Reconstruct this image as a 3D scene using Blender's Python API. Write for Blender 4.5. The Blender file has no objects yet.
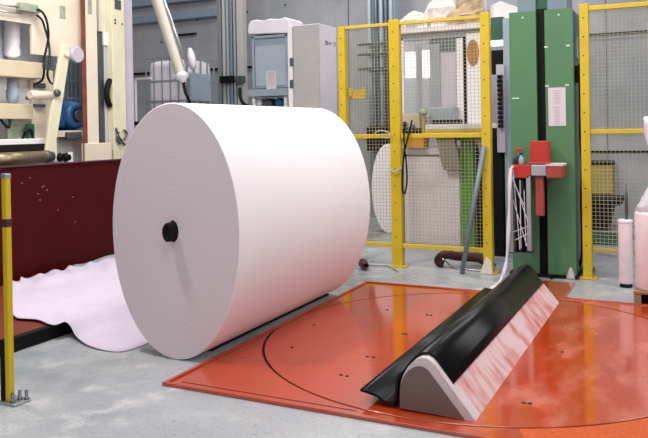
import bpy, bmesh, math, random
from mathutils import Vector
random.seed(7)
PI = math.pi
sc = bpy.context.scene
col = sc.collection
# ------------------------------------------------------------------ camera model
F, PIT, ROLL, CY, YAW, H = 739.42, 0.0055966, 0.0172125, 132.518, 0.4561618, 1.35

def ray(px, py):
    X, Y = px - 324, py - CY
    c, s = math.cos(ROLL), math.sin(ROLL)
    u, v = X*c - Y*s, X*s + Y*c
    wx, wy, wz = u, F*math.cos(PIT) - v*math.sin(PIT), -F*math.sin(PIT) - v*math.cos(PIT)
    ca, sa = math.cos(YAW), math.sin(YAW)
    return Vector((wx*ca - wy*sa, wx*sa + wy*ca, wz))
EYE = Vector((0, 0, H))
def PF(px, py, z=0.0):
    d = ray(px, py); return EYE + d*((z - H)/d.z)
def PY(px, py, Y):
    d = ray(px, py); return EYE + d*(Y/d.y)
def PX(px, py, X):
    d = ray(px, py); return EYE + d*(X/d.x)
def rectY(x0, y0, x1, y1, Y):
    """(X0, X1, Z0, Z1) of a rectangle seen at depth Y"""
    my, mx = (y0+y1)/2, (x0+x1)/2
    return PY(x0, my, Y).x, PY(x1, my, Y).x, PY(mx, y1, Y).z, PY(mx, y0, Y).z
def rectX(x0, y0, x1, y1, X):
    my, mx = (y0+y1)/2, (x0+x1)/2
    return PX(x0, my, X).y, PX(x1, my, X).y, PX(mx, y1, X).z, PX(mx, y0, X).z

# ------------------------------------------------------------------ materials
def lin(c):
    return tuple(((v/255)/12.92 if v/255 <= .04045 else ((v/255+.055)/1.055)**2.4) for v in c)
def mat(name, rgb, rough=.5, metal=0.0, var=.08, scale=6.0, bump=0.0, spec=.5, coat=0.0):
    m = bpy.data.materials.new(name); m.use_nodes = True
    nt = m.node_tree; N = nt.nodes; L = nt.links
    b = N['Principled BSDF']
    c = lin(rgb)
    b.inputs['Roughness'].default_value = rough
    b.inputs['Metallic'].default_value = metal
    b.inputs['Specular IOR Level'].default_value = spec
    b.inputs['Coat Weight'].default_value = coat
    b.inputs['Coat Roughness'].default_value = .1
    tc = N.new('ShaderNodeTexCoord')
    nz = N.new('ShaderNodeTexNoise'); nz.inputs['Scale'].default_value = scale; nz.inputs['Detail'].default_value = 5
    L.new(tc.outputs['Object'], nz.inputs['Vector'])
    rp = N.new('ShaderNodeValToRGB')
    rp.color_ramp.elements[0].position = .3; rp.color_ramp.elements[1].position = .7
    rp.color_ramp.elements[0].color = (*[v*(1-var) for v in c], 1)
    rp.color_ramp.elements[1].color = (*[min(1, v*(1+var)) for v in c], 1)
    L.new(nz.outputs['Fac'], rp.inputs['Fac']); L.new(rp.outputs['Color'], b.inputs['Base Color'])
    if bump:
        bp = N.new('ShaderNodeBump'); bp.inputs['Strength'].default_value = bump; bp.inputs['Distance'].default_value = .01
        L.new(nz.outputs['Fac'], bp.inputs['Height']); L.new(bp.outputs['Normal'], b.inputs['Normal'])
    return m
def nodes_of(m):
    return m.node_tree.nodes, m.node_tree.links, m.node_tree.nodes['Principled BSDF']
def mixcol(N, L, fac, a, b):
    mx = N.new('ShaderNodeMix'); mx.data_type = 'RGBA'
    for s, k in ((a, 6), (b, 7)):
        if isinstance(s, tuple): mx.inputs[k].default_value = (*s, 1)
        else: L.new(s, mx.inputs[k])
    if isinstance(fac, float): mx.inputs[0].default_value = fac
    else: L.new(fac, mx.inputs[0])
    return mx.outputs[2]
def ramp(N, L, src, p0, p1):
    r = N.new('ShaderNodeMapRange'); r.inputs[1].default_value = p0; r.inputs[2].default_value = p1
    L.new(src, r.inputs[0]); return r.outputs[0]
def noise(N, L, scale, stretch=(1, 1, 1), detail=4, coord='Object', rot=(0, 0, 0)):
    tc = N.new('ShaderNodeTexCoord'); mp = N.new('ShaderNodeMapping')
    mp.inputs['Scale'].default_value = stretch; mp.inputs['Rotation'].default_value = rot
    L.new(tc.outputs[coord], mp.inputs['Vector'])
    n = N.new('ShaderNodeTexNoise'); n.inputs['Scale'].default_value = scale; n.inputs['Detail'].default_value = detail
    L.new(mp.outputs[0], n.inputs['Vector']); return n.outputs['Fac']

M = {}
M['yellow'] = mat('yellow_paint', (206, 174, 26), .38, var=.06, scale=9)
M['yellow_pale'] = mat('pale_yellow_paint', (206, 178, 58), .4, var=.05)
M['wire'] = mat('fence_wire', (176, 170, 140), .45, var=.03)
M['green'] = mat('green_paint', (78, 122, 82), .42, var=.06, scale=3)
M['green_dark'] = mat('dark_green_paint', (36, 84, 66), .42, var=.06)
M['green_bright'] = mat('bright_green_paint', (86, 150, 36), .45)
M['red'] = mat('red_paint', (182, 42, 26), .35, var=.08)
M['red_dull'] = mat('dull_red_paint', (160, 62, 52), .5, var=.12)
M['black'] = mat('black_rubber', (6, 8, 10), .32, var=.15, scale=14, spec=.22)
M['black_matt'] = mat('matt_black', (14, 13, 14), .75, var=.1, spec=.25)
M['cream'] = mat('cream_machine_paint', (224, 212, 192), .45, var=.05, scale=4)
M['cream_yellow'] = mat('yellowed_cream_paint', (218, 212, 182), .45, var=.06, scale=5)
M['beige'] = mat('beige_machine_paint', (205, 190, 160), .5, var=.06)
M['lavender'] = mat('pale_lilac_paint', (190, 182, 194), .4, var=.04)
M['white'] = mat('white_paint', (232, 228, 228), .5, var=.03)
M['greypaint'] = mat('grey_cabinet_paint', (176, 172, 170), .45, var=.04)
M['bluegrey'] = mat('blue_grey_paint', (150, 163, 174), .42, var=.05)
M['steel'] = mat('brushed_steel', (180, 184, 188), .32, metal=.75, var=.06)
M['steel_dark'] = mat('dark_steel', (92, 98, 104), .42, metal=.6, var=.1)
M['bronze'] = mat('worn_bronze_roller', (150, 134, 104), .35, metal=.6, var=.3, scale=20)
M['blue'] = mat('blue_motor_paint', (34, 84, 136), .4, var=.2, scale=10)
M['maroon'] = mat('maroon_rubber', (70, 16, 30), .6, var=.2)
M['darkred'] = mat('dark_red_paint', (66, 3, 9), .55, var=.12, scale=2.5, spec=.15)
M['copper'] = mat('rust_red_paint', (122, 58, 44), .5, var=.2, scale=12)
M['plastic'] = mat('white_plastic', (226, 220, 226), .45, var=.04)
M['pinkfilm'] = mat('pale_pink_stretch_film', (236, 214, 218), .28, var=.05, scale=12)
M['kraft'] = mat('brown_cardboard', (150, 116, 84), .75, var=.18, scale=16)
M['tan'] = mat('tan_box_paint', (170, 150, 72), .6, var=.12)
M['grimegreen'] = mat('grey_green_sheet', (150, 158, 140), .55, var=.25, scale=12)
M['olive'] = mat('grey_olive_sheet', (122, 120, 104), .5, var=.06)
M['scrap'] = mat('white_paper_scrap', (232, 222, 216), .8, var=.08, scale=10)
M['scrap_tan'] = mat('tan_paper_scrap', (188, 164, 132), .85, var=.2, scale=18)
M['notice'] = mat('notice_paper', (208, 198, 202), .7, var=.02)
M['ink'] = mat('notice_ink', (172, 150, 160), .7, var=.02)
M['darkink'] = mat('dark_ink', (70, 66, 76), .7, var=.02)
M['tape'] = mat('pale_tape', (190, 216, 200), .5, var=.03)
M['labelblue'] = mat('blue_grey_label', (148, 162, 178), .45, var=.06)
M['orange_box'] = mat('amber_paint', (214, 150, 20), .45, var=.08)

M['cabside'] = mat('pale_glossy_cabinet_paint', (222, 212, 222), .28, var=.03)
M['panelgrey'] = mat('grey_panel', (150, 154, 162), .3, var=.06)
M['seagreen'] = mat('blue_green_paint', (70, 108, 108), .42, var=.06)
M['cage'] = mat('galvanised_wire', (150, 152, 156), .4, metal=.3, var=.05)
M['armcream'] = mat('ribbed_cream_tube', (212, 204, 192), .5, var=.03)
M['maroonred'] = mat('dull_dark_red_board', (112, 40, 30), .6, var=.2, scale=6)
M['whiteblue'] = mat('pale_hall_light', (206, 212, 226), .5, var=.06)  # light of the hall behind the cream machine, put into the colour
M['bluelight'] = mat('light_blue_grey_door', (170, 180, 190), .4, var=.05)
M['orange_tread'] = mat('orange_tread_paint', (196, 82, 26), .36, var=.08, scale=20, spec=.35)
M['post_grey'] = mat('grey_pole_paint', (112, 128, 138), .4, var=.05)
M['amber_dark'] = mat('dark_amber_mesh_lens', (190, 118, 18), .45, var=.2, scale=20)
# concrete floor
m = mat('concrete_floor', (176, 178, 182), .42, spec=.45); N, L, b = nodes_of(m)
n1 = noise(N, L, .9, detail=8); n2 = noise(N, L, 5.0, detail=8); n3 = noise(N, L, 60, detail=2)
c1 = mixcol(N, L, ramp(N, L, n1, .36, .64), lin((142, 148, 154)), lin((178, 179, 181)))
c2 = mixcol(N, L, ramp(N, L, n2, .56, .72), c1, lin((192, 188, 188)))
c3 = mixcol(N, L, ramp(N, L, n3, .55, .8), c2, lin((128, 132, 140)))
L.new(c3, b.inputs['Base Color']); L.new(ramp(N, L, n2, .2, 1.1), b.inputs['Roughness'])
M['floor'] = m
# concrete wall with formwork seams
m = mat('concrete_wall', (182, 184, 190), .8, spec=.25); N, L, b = nodes_of(m)
n1 = noise(N, L, .7, detail=7); n2 = noise(N, L, 5, (1, 1, .5), detail=6)
c1 = mixcol(N, L, ramp(N, L, n1, .35, .68), lin((152, 157, 164)), lin((190, 188, 190)))
c2 = mixcol(N, L, ramp(N, L, n2, .5, .85), c1, lin((160, 158, 160)))
L.new(c2, b.inputs['Base Color']); M['wall'] = m
# glossy orange floor paint, worn on the right-hand half
def orange(name, worn):
    m = mat(name, (186, 72, 22), .12, spec=.7, coat=.6); N, L, b = nodes_of(m)
    n1 = noise(N, L, 2.2, detail=5); n2 = noise(N, L, 5.0, (1, .5, 1), detail=10, rot=(0, 0, .6)); n3 = noise(N, L, 30, (1, .5, 1), detail=4)
    c1 = mixcol(N, L, ramp(N, L, n1, .3, .7), lin((170, 54, 16)), lin((182, 66, 26)))
    tc = N.new('ShaderNodeTexCoord'); sx = N.new('ShaderNodeSeparateXYZ'); L.new(tc.outputs['Object'], sx.inputs[0])
    mask = ramp(N, L, sx.outputs[0], .15, .45) if worn else ramp(N, L, sx.outputs[0], .9, 1.3)
    mul = N.new('ShaderNodeMath'); mul.operation = 'MULTIPLY'; L.new(ramp(N, L, n2, .47, .66), mul.inputs[0]); L.new(mask, mul.inputs[1])
    mul2 = N.new('ShaderNodeMath'); mul2.operation = 'MULTIPLY'; L.new(mul.outputs[0], mul2.inputs[0]); mul2.inputs[1].default_value = .55
    c2 = mixcol(N, L, mul2.outputs[0], c1, lin((210, 120, 96)))
    L.new(c2, b.inputs['Base Color'])
    rr = N.new('ShaderNodeMath'); rr.operation = 'MULTIPLY_ADD'; L.new(mul.outputs[0], rr.inputs[0]); rr.inputs[1].default_value = .25; rr.inputs[2].default_value = .12
    L.new(rr.outputs[0], b.inputs['Roughness'])
    return m
M['orange'] = orange('orange_floor_paint', False)
M['orange_worn'] = orange('worn_orange_floor_paint', True)
# worn red/white slope of the stop
m = mat('worn_red_slope', (190, 90, 80), .4); N, L, b = nodes_of(m)
n1 = noise(N, L, 4.0, (1.0, 1.3, 1.0), detail=8); n2 = noise(N, L, 9, (.8, 1.8, .8), detail=6)
ad = N.new('ShaderNodeMath'); ad.operation = 'ADD'; L.new(n1, ad.inputs[0]); L.new(n2, ad.inputs[1])
L.new(mixcol(N, L, ramp(N, L, ad.outputs[0], .78, 1.12), lin((200, 112, 100)), lin((220, 190, 190))), b.inputs['Base Color'])
M['slope'] = m
M['rim'] = mat('pale_sheet_metal', (214, 198, 200), .4, var=.06, scale=20)
M['stopface'] = mat('brown_grey_end_plate', (112, 94, 88), .5, var=.05, scale=3)
# paper
M['paper'] = mat('white_paper', (243, 238, 240), .75, var=.012, scale=3, spec=.2)
m = mat('paper_edge', (214, 200, 204), .85, spec=.15); N, L, b = nodes_of(m)
tc = N.new('ShaderNodeTexCoord'); mp = N.new('ShaderNodeMapping'); mp.inputs['Scale'].default_value = (1/.4637, 0, 1/.7573)
L.new(tc.outputs['Object'], mp.inputs['Vector'])
ln = N.new('ShaderNodeVectorMath'); ln.operation = 'LENGTH'; L.new(mp.outputs[0], ln.inputs[0])
nn = N.new('ShaderNodeTexNoise'); nn.noise_dimensions = '1D'; nn.inputs['Scale'].default_value = 46; nn.inputs['Detail'].default_value = 3
L.new(ln.outputs['Value'], nn.inputs['W'])
L.new(mixcol(N, L, ramp(N, L, nn.outputs['Fac'], .3, .75), lin((212, 198, 203)), lin((217, 204, 208))), b.inputs['Base Color'])
bp = N.new('ShaderNodeBump'); bp.inputs['Strength'].default_value = .06; bp.inputs['Distance'].default_value = .01
L.new(nn.outputs['Fac'], bp.inputs['Height']); L.new(bp.outputs['Normal'], b.inputs['Normal'])
M['paper_edge'] = m
M['sheet'] = mat('crumpled_paper', (204, 192, 208), .8, var=.03, scale=7, spec=.2, bump=.5)
# stacked paper, horizontal lines
m = mat('stacked_paper', (232, 222, 224), .8); N, L, b = nodes_of(m)
n1 = noise(N, L, 14, (.02, .02, 3), detail=2)
L.new(mixcol(N, L, ramp(N, L, n1, .35, .7), lin((222, 212, 214)), lin((240, 230, 232))), b.inputs['Base Color'])
M['stack'] = m
# clear film and clear panels
def glassy(name, rgb, alpha, rough):
    m = mat(name, rgb, rough, var=.02); b = m.node_tree.nodes['Principled BSDF']; b.inputs['Alpha'].default_value = alpha; return m
M['film'] = glassy('clear_stretch_film', (226, 224, 232), .28, .12)
M['film_white'] = glassy('bunched_stretch_film', (236, 230, 238), .85, .3)
M['pane'] = glassy('clear_plastic_pane', (222, 224, 230), .35, .06)
# glow of the strip light, and of bright reflections made as panels
def glow(name, rgb, s):
    m = mat(name, rgb, .4); b = m.node_tree.nodes['Principled BSDF']
    b.inputs['Emission Color'].default_value = (*lin(rgb), 1); b.inputs['Emission Strength'].default_value = s; return m
M['glow'] = glow('glow_white', (255, 250, 250), 3.0)

# ------------------------------------------------------------------ mesh builder
class MB:
    def __init__(s): s.v = []; s.f = []; s.mi = []; s.sm = []
    def add(s, vs, fs, mi=0, smooth=False):
        o = len(s.v); s.v += [Vector(p) for p in vs]
        for q in fs:
            s.f.append([i+o for i in q]); s.mi.append(mi); s.sm.append(smooth)
        return s
    def box(s, x0, x1, y0, y1, z0, z1, mi=0):
        vs = [(x, y, z) for x in (x0, x1) for y in (y0, y1) for z in (z0, z1)]
        return s.add(vs, [(0,1,3,2),(4,6,7,5),(0,4,5,1),(2,3,7,6),(0,2,6,4),(1,5,7,3)], mi)
    def obox(s, c, ax, ay, az, mi=0):
        c, ax, ay, az = Vector(c), Vector(ax), Vector(ay), Vector(az)
        vs = [c + ax*i + ay*j + az*k for i in (-1,1) for j in (-1,1) for k in (-1,1)]
        return s.add(vs, [(0,1,3,2),(4,6,7,5),(0,4,5,1),(2,3,7,6),(0,2,6,4),(1,5,7,3)], mi)
    def bar(s, p, q, w, d, up=(0, 1, 0), mi=0):
        """rectangular bar from p to q, w wide across, d deep along up"""
        p, q = Vector(p), Vector(q); t = (q-p); L_ = t.length; t.normalize()
        u = Vector(up); u = (u - t*u.dot(t)).normalized(); r = t.cross(u)
        return s.obox((p+q)/2, r*w/2, u*d/2, t*L_/2, mi)
    def rings(s, rs, mi=0, cap=True, smooth=True):
        """rs: list of rings, each a list of points"""
        n = len(rs[0]); vs = [p for r in rs for p in r]; fs = []
        for i in range(len(rs)-1):
            for j in range(n):
                k = (j+1) % n; fs.append((i*n+j, i*n+k, (i+1)*n+k, (i+1)*n+j))
        s.add(vs, fs, mi, smooth)
        if cap:
            s.add(rs[0], [tuple(range(n))[::-1]], mi); s.add(rs[-1], [tuple(range(n))], mi)
        return s
    def tube(s, pts, r, seg=10, mi=0):
        pts = [Vector(p) for p in pts]; rs = []
        ref = Vector((0, 0, 1))
        for i, p in enumerate(pts):
            t = (pts[min(i+1, len(pts)-1)] - pts[max(i-1, 0)]).normalized()
            u = t.cross(ref)
            if u.length < 1e-3: u = t.cross(Vector((1, 0, 0)))
            u.normalize(); w = u.cross(t).normalized(); ref = w if abs(w.dot(t)) < .9 else ref
            rr = r[i] if isinstance(r, (list, tuple)) else r
            rs.append([p + u*rr*math.cos(2*PI*k/seg) + w*rr*math.sin(2*PI*k/seg) for k in range(seg)])
        return s.rings(rs, mi)
    def lathe(s, c, axis, prof, seg=32, mi=0, cap=True):
        """prof: (along, radius)"""
        c = Vector(c); a = Vector(axis).normalized()
        u = a.cross(Vector((0, 0, 1)) if abs(a.z) < .9 else Vector((1, 0, 0))).normalized(); w = a.cross(u)
        return s.rings([[c + a*t + u*r*math.cos(2*PI*k/seg) + w*r*math.sin(2*PI*k/seg) for k in range(seg)] for t, r in prof], mi, cap)
    def prism(s, poly, off, mi=0, smooth=False):
        a = [Vector(p) for p in poly]; off = Vector(off); n = len(a)
        s.add(a + [p+off for p in a], [(i, (i+1) % n, (i+1) % n+n, i+n) for i in range(n)], mi, smooth)
        s.add(a, [tuple(range(n))[::-1]], mi); s.add([p+off for p in a], [tuple(range(n))], mi)
        return s
    def sheet(s, grid, th=0.0, mi=0, smooth=True):
        """grid of points, given thickness along z-ish normal by th"""
        n = len(grid[0]); vs = [p for r in grid for p in r]; fs = []
        for i in range(len(grid)-1):
            for j in range(n-1): fs.append((i*n+j, i*n+j+1, (i+1)*n+j+1, (i+1)*n+j))
        return s.add(vs, fs, mi, smooth)

def build(mb, name, mats, parent=None, bevel=0.0, solid=0.0, kind=None):
    if not isinstance(mats, (list, tuple)): mats = [mats]
    if parent is not None:
        org = parent['_o']; org = Vector(org)
    else:
        xs = [p.x for p in mb.v]; ys = [p.y for p in mb.v]; zs = [p.z for p in mb.v]
        org = Vector(((min(xs)+max(xs))/2, (min(ys)+max(ys))/2, min(zs)))
    me = bpy.data.meshes.new(name)
    me.from_pydata([tuple(p-org) for p in mb.v], [], mb.f)
    for k in mats: me.materials.append(M[k])
    for p, mi, sm in zip(me.polygons, mb.mi, mb.sm): p.material_index = mi; p.use_smooth = sm
    bm = bmesh.new(); bm.from_mesh(me); bmesh.ops.remove_doubles(bm, verts=bm.verts, dist=1e-5)
    bmesh.ops.recalc_face_normals(bm, faces=bm.faces); bm.to_mesh(me); bm.free()
    o = bpy.data.objects.new(name, me); col.objects.link(o)
    o['_o'] = tuple(org)
    if parent is not None: o.parent = parent; 
    if parent is None: o.location = org
    if bevel:
        b = o.modifiers.new('bevel', 'BEVEL'); b.width = bevel; b.segments = 2; b.limit_method = 'ANGLE'; b.angle_limit = .6
    if solid:
        b = o.modifiers.new('solid', 'SOLIDIFY'); b.thickness = solid
    if kind: o['kind'] = kind
    return o
def thing(name, label, cat, loc, group=None):
    o = bpy.data.objects.new(name, None); col.objects.link(o)
    o.empty_display_size = .1; o.location = loc; o['_o'] = tuple(loc)
    o['label'] = label; o['category'] = cat
    if group: o['group'] = group
    return o
def tag(o, label, cat, group=None):
    o['label'] = label; o['category'] = cat
    if group: o['group'] = group
    return o
def struct(mb, name, m, **k): return build(mb, name, m, kind='structure', **k)
def pbox(mb, x0, y0, x1, y1, Y, d, mi=0):
    X0, X1, Z0, Z1 = rectY(x0, y0, x1, y1, Y); return mb.box(X0, X1, Y, Y+d, Z0, Z1, mi)
def xbox(mb, x0, y0, x1, y1, X, d, mi=0):
    Y0, Y1, Z0, Z1 = rectX(x0, y0, x1, y1, X); return mb.box(X-d, X, Y0, Y1, Z0, Z1, mi)

# ------------------------------------------------------------------ setting
struct(MB().box(-12, 3.2, -1.5, 11.16, -.12, 0), 'floor', 'floor')
w = MB().box(-12, 3.2, 11.15, 11.4, 0, 5.6)
for q in ((247, 12), (285, 5), (161, 42), (197, 20), (223, 42)):      # tie holes left by the formwork
    p = PY(*q, 11.14); w.lathe((p.x, 11.152, p.z), (0, -1, 0), [(0, .022), (.006, .022)], 14, 1)
for px in (229, 349, 606, 560):                                       # vertical joints
    p = PY(px, 60, 11.14); w.box(p.x-.006, p.x+.006, 11.14, 11.16, 0, 5.6, 1)
struct(w, 'wall_back', ['wall', 'steel_dark'])
struct(MB().box(-12.2, -12, -1.5, 11.4, 0, 5.6), 'wall_left', 'wall')
# blue-grey horizontal bars along the back wall
for i, (y0, y1, k) in enumerate(((-8, 4, 'labelblue'), (14, 21, 'labelblue'))):
    a, b_ = PY(134, y1+3, 11.0), PY(134, y0+3, 11.0); e = PY(217, 20, 11.0)
    o = build(MB().box(a.x-.4, e.x, 10.98, 11.14, a.z, b_.z), 'wall_bar', k, bevel=.01)
    tag(o, ['blue-grey horizontal bar at the very top of the back wall', 'lower blue-grey horizontal bar on the back wall above the caged tank'][i], 'beam')
# dark cable conduits on the back wall
def conduit(a, b_, lab, r=.016):
    pa, pb = PY(*a, 11.1), PY(*b_, 11.1); pb.z = pa.z = (pa.z+pb.z)/2
    o = build(MB().tube([pa, pb], r, 8), 'wall_conduit', 'black_matt'); tag(o, lab, 'conduit')
conduit((583, 36.5), (690, 27.5), 'upper dark conduit along the wall behind the right-hand fence')
conduit((583, 153), (690, 150), 'lower dark conduit along the wall behind the right-hand fence')
conduit((130, 76.5), (262, 64), 'dark conduit on the back wall behind the caged tank', .022)
conduit((174, 36), (196, 33), 'short dark pipe fixed to the wall above the caged tank', .02)

# ------------------------------------------------------------------ turntable floor plates
DX, DY, DR = -1.183, 4.545, 1.330
RX0, RX1, RY0, RY1 = -2.498, .32, 3.143, 5.897
def edge_pt(a):
    c, s = math.cos(a), math.sin(a); t = 1e9
    if c > 1e-9: t = min(t, (RX1-DX)/c)
    if c < -1e-9: t = min(t, (RX0-DX)/c)
    if s > 1e-9: t = min(t, (RY1-DY)/s)
    if s < -1e-9: t = min(t, (RY0-DY)/s)
    return Vector((DX+c*t, DY+s*t, 0))
corner = [math.atan2(y-DY, x-DX) % (2*PI) for x in (RX0, RX1) for y in (RY0, RY1)]
A0 = (math.atan2(RY0-DY, -.62-DX)) % (2*PI); A1 = (math.atan2(3.9-DY, RX1-DX)) % (2*PI)
angs = sorted([2*PI*i/240 for i in range(240)] + corner + [A0, A1])
plate, chk = MB(), MB()
ZT = .009
for i in range(len(angs)):
    a, b_ = angs[i], angs[(i+1) % len(angs)]
    mid = (a + (b_ if b_ > a else b_+2*PI))/2 % (2*PI)
    t = chk if A0 < mid < A1 else plate
    inn = [Vector((DX+(DR+.015)*math.cos(q), DY+(DR+.015)*math.sin(q), 0)) for q in (a, b_)]
    out = [edge_pt(a), edge_pt(b_)]
    z = Vector((0, 0, ZT)); lo = Vector((0, 0, .001))
    vs = [inn[0]+lo, inn[1]+lo, out[1]+lo, out[0]+lo, inn[0]+z, inn[1]+z, out[1]+z, out[0]+z]
    t.add(vs, [(0,1,2,3), (4,5,6,7), (0,1,5,4), (2,3,7,6)])
pt = thing('floor_plate', 'glossy orange square floor plate framing the round turntable', 'floor plate', (RX0, RY0, 0))
build(plate, 'plate', 'orange', pt)
e = MB()                                                              # raised flat edging
for x0, x1, y0, y1 in ((RX0-.018, RX0+.004, RY0-.018, RY1+.018), (RX0, -.62, RY0-.018, RY0+.004), (RX0, RX1, RY1-.004, RY1+.018)):
    e.box(x0, x1, y0, y1, .001, .019)
build(e, 'edge_strip', 'orange', pt, bevel=.002)
build(MB().box(RX0+.06, -1.42, RY0+.048, RY0+.056, ZT, ZT+.0006), 'seam', 'black_matt', pt)
ck = thing('checker_plate', 'orange anti-slip tread plate at the near right edge of the turntable', 'floor plate', (-.3, 3.2, 0))
for i in range(60):                                                   # tread lozenges
    for j in range(40):
        x, y = -.66+i*.03, 3.16+j*.03
        if (x-DX)**2+(y-DY)**2 < (DR+.03)**2 or x > RX1-.02: continue
        an = math.atan2(y-DY, x-DX) % (2*PI)
        if not A0+.01 < an < A1: continue
        s = 1 if (i+j) % 2 else -1
        d = Vector((.7, .7*s, 0)); n = Vector((-.7*s, .7, 0)); c = Vector((x, y, ZT))
        pts = [c-d*.012, c-n*.005, c+d*.011, c+n*.004, c+Vector((0, 0, .0032))]
        chk.add(pts, [(0,1,4), (1,2,4), (2,3,4), (3,0,4)])
build(chk, 'tread', 'orange_tread', ck)
td = thing('turntable_disc', 'round glossy orange turntable disc carrying the long black-covered stop', 'turntable', (DX, DY, 0))
d = MB().rings([[Vector((DX+r*math.cos(2*PI*k/240), DY+r*math.sin(2*PI*k/240), z)) for k in range(240)] for r, z in ((DR, .001), (DR, ZT-.003), (DR-.003, ZT))], 0)
build(d, 'disc', 'orange_worn', td)
for q in ((292, 347.5), (367, 356.6), (373.5, 357.5), (341, 375), (347, 376), (427, 315), (431, 315.3), (403, 334), (406, 334.3), (314, 325), (562, 352), (524, 403), (530, 403.6), (387, 310)):
    p = PF(*q, ZT); build(MB().lathe((p.x, p.y, ZT), (0, 0, 1), [(0, .011), (.0015, .011)], 12), 'bolt_hole', 'black_matt', td)
# dark pit seen in the gap
build(MB().rings([[Vector((DX+r*math.cos(2*PI*k/120), DY+r*math.sin(2*PI*k/120), .0012)) for k in range(120)] for r in (DR-.01, DR+.02)], 0, cap=False), 'gap_seal', 'black_matt', td)
o = build(MB().box(-1.19, -.862, RY1+.02, 6.5, .001, .016), 'base_plate', 'orange', bevel=.002)
tag(o, 'orange floor plate joining the turntable to the green mast', 'floor plate')

# ------------------------------------------------------------------ the long roll stop
YF, YB = 3.29, 5.76
def shift(P, lo=None):
    """profile points measured at Y 3.335, moved to the true front end"""
    k = YF/3.335
    return [(x*k, max(H-(H-z)*k - ZT, 0)) for x, z in P]
ps = shift([(-.89, -.014), (-.955, .068), (-1.02, .148), (-1.056, .193), (-1.078, .221), (-1.100, .243), (-1.125, .254), (-1.155, .250), (-1.185, .232),
            (-1.210, .205), (-1.232, .168), (-1.248, .128), (-1.254, .09), (-1.255, .0)])
z0 = ZT
st = thing('roll_stop', 'long triangular steel stop with worn red slope and black rubber cover on the turntable', 'roll stop', (-1.1, 4.5, z0))
poly = [Vector((x, YF+.012, z0+z)) for x, z in ps]
n = len(ps)
def skin(y0, y1):
    mb = MB(); vs = [Vector((x, y, z0+z)) for y in (y0, y1) for x, z in ps]
    return mb.add(vs, [(i, i+1, i+1+n, i+n) for i in range(n-1)], 0, True)
build(skin(YF+.10, YB-.05), 'slope_sheet', 'slope', st)
for y0, y1 in ((YF, YF+.10), (YB-.05, YB)): build(skin(y0, y1), 'rim_strip', 'rim', st)
poly = [Vector((x, YF, z0+z)) for x, z in ps]
build(MB().prism(poly, (0, .012, 0)), 'end_rim', 'rim', st)
build(MB().prism([p+Vector((0, YB-YF-.012, 0)) for p in poly], (0, .012, 0)), 'end_rim', 'rim', st)
face = shift([(-.939, -.005), (-1.02, .093), (-1.08, .165), (-1.111, .201), (-1.133, .212), (-1.156, .215), (-1.185, .205), (-1.211, .184), (-1.232, .157), (-1.248, .122), (-1.253, .09), (-1.254, .05), (-1.2545, .0)])
build(MB().prism([Vector((x, YF-.004, z0+z)) for x, z in face], (0, .0035, 0)), 'end_plate', 'stopface', st)
def shell(pf, th, y0, y1):
    mb = MB(); k = len(pf); nr = []
    for i in range(k):
        a = Vector(pf[max(i-1, 0)]); b_ = Vector(pf[min(i+1, k-1)]); t = (b_-a).normalized(); nr.append(Vector((-t.y, t.x)))
    o_ = [Vector(p)+nn*th for p, nn in zip(pf, nr)]
    loop = [Vector(p) for p in pf] + o_[::-1]
    vs = [Vector((p.x, y, p.y)) for y in (y0, y1) for p in loop]; m_ = len(loop)
    mb.add(vs, [(i, (i+1) % m_, (i+1) % m_+m_, i+m_) for i in range(m_)], 0, True)
    for s in (0, m_):
        mb.add(vs[s:s+m_], [(i, i+1, m_-2-i, m_-1-i) for i in range(k-1)])
    return mb
cov = [(x - (.004 if z < .2 else 0), z0+z+.003) for x, z in ps[4:-1][::-1]] + [(-1.030, z0+.172), (-.998, z0+.134)]
build(shell(cov, .012, YF+.055, YB-.02), 'rubber_cover', 'black', st)
tr = [(x, z+ZT) for x, z in shift([(-1.464, .045), (-1.44, .042), (-1.418, .038), (-1.393, .034), (-1.370, .026), (-1.350, .012), (-1.33, .004), (-1.300, .002), (-1.283, .010), (-1.272, .035), (-1.268, .08), (-1.266, .12), (-1.250, .16)])]
build(shell([(x, z+.004) for x, z in tr], .012, YF+.004, YB), 'rubber_trough', 'black', st)

# ------------------------------------------------------------------ the big paper reel
RX, RY, RW, RH, RL = -2.725, 3.512, .4637, .7573, 1.9096
pr = thing('paper_reel', 'huge white paper reel lying beside the orange turntable', 'paper reel', (RX, RY, RH))
def ell(k, y, n=128, hw=RW, hh=RH):
    return [Vector((RX+hw*k*math.cos(2*PI*i/n), y, RH+hh*k*math.sin(2*PI*i/n)+.002)) for i in range(n)]
rl = MB(); rl.rings([ell(.9915, RY), ell(.997, RY+.003), ell(1, RY+.010), ell(1, RY+RL-.010), ell(.997, RY+RL-.003), ell(.9915, RY+RL)], 0, cap=False)
for y in (RY, RY+RL):
    ks = [.9915, .8, .6, .4, .2, .085]; rl.rings([ell(k, y + (0 if k > .9 else -.0)) for k in ks], 1, cap=False, smooth=False)
build(rl, 'roll', ['paper', 'paper_edge'], pr)
for y, s in ((RY, -1), (RY+RL, 1)):
    c = Vector((RX, 0, RH+.002))
    cp = MB().rings([[c + Vector((.034*k*math.cos(2*PI*i/36), y+s*t, .056*k*math.sin(2*PI*i/36))) for i in range(36)] for t, k in ((-.02, 1.15), (.0, 1.15), (.002, 1), (.055, 1), (.062, .92), (.062, .62), (.048, .58), (.048, .05))], 0)
    build(cp, 'core_plug', 'black_matt', pr)

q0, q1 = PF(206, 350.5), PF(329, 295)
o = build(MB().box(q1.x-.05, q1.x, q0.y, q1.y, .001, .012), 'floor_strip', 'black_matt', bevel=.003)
tag(o, 'thin black strip lying on the floor along the right foot of the big reel', 'strip')

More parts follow.
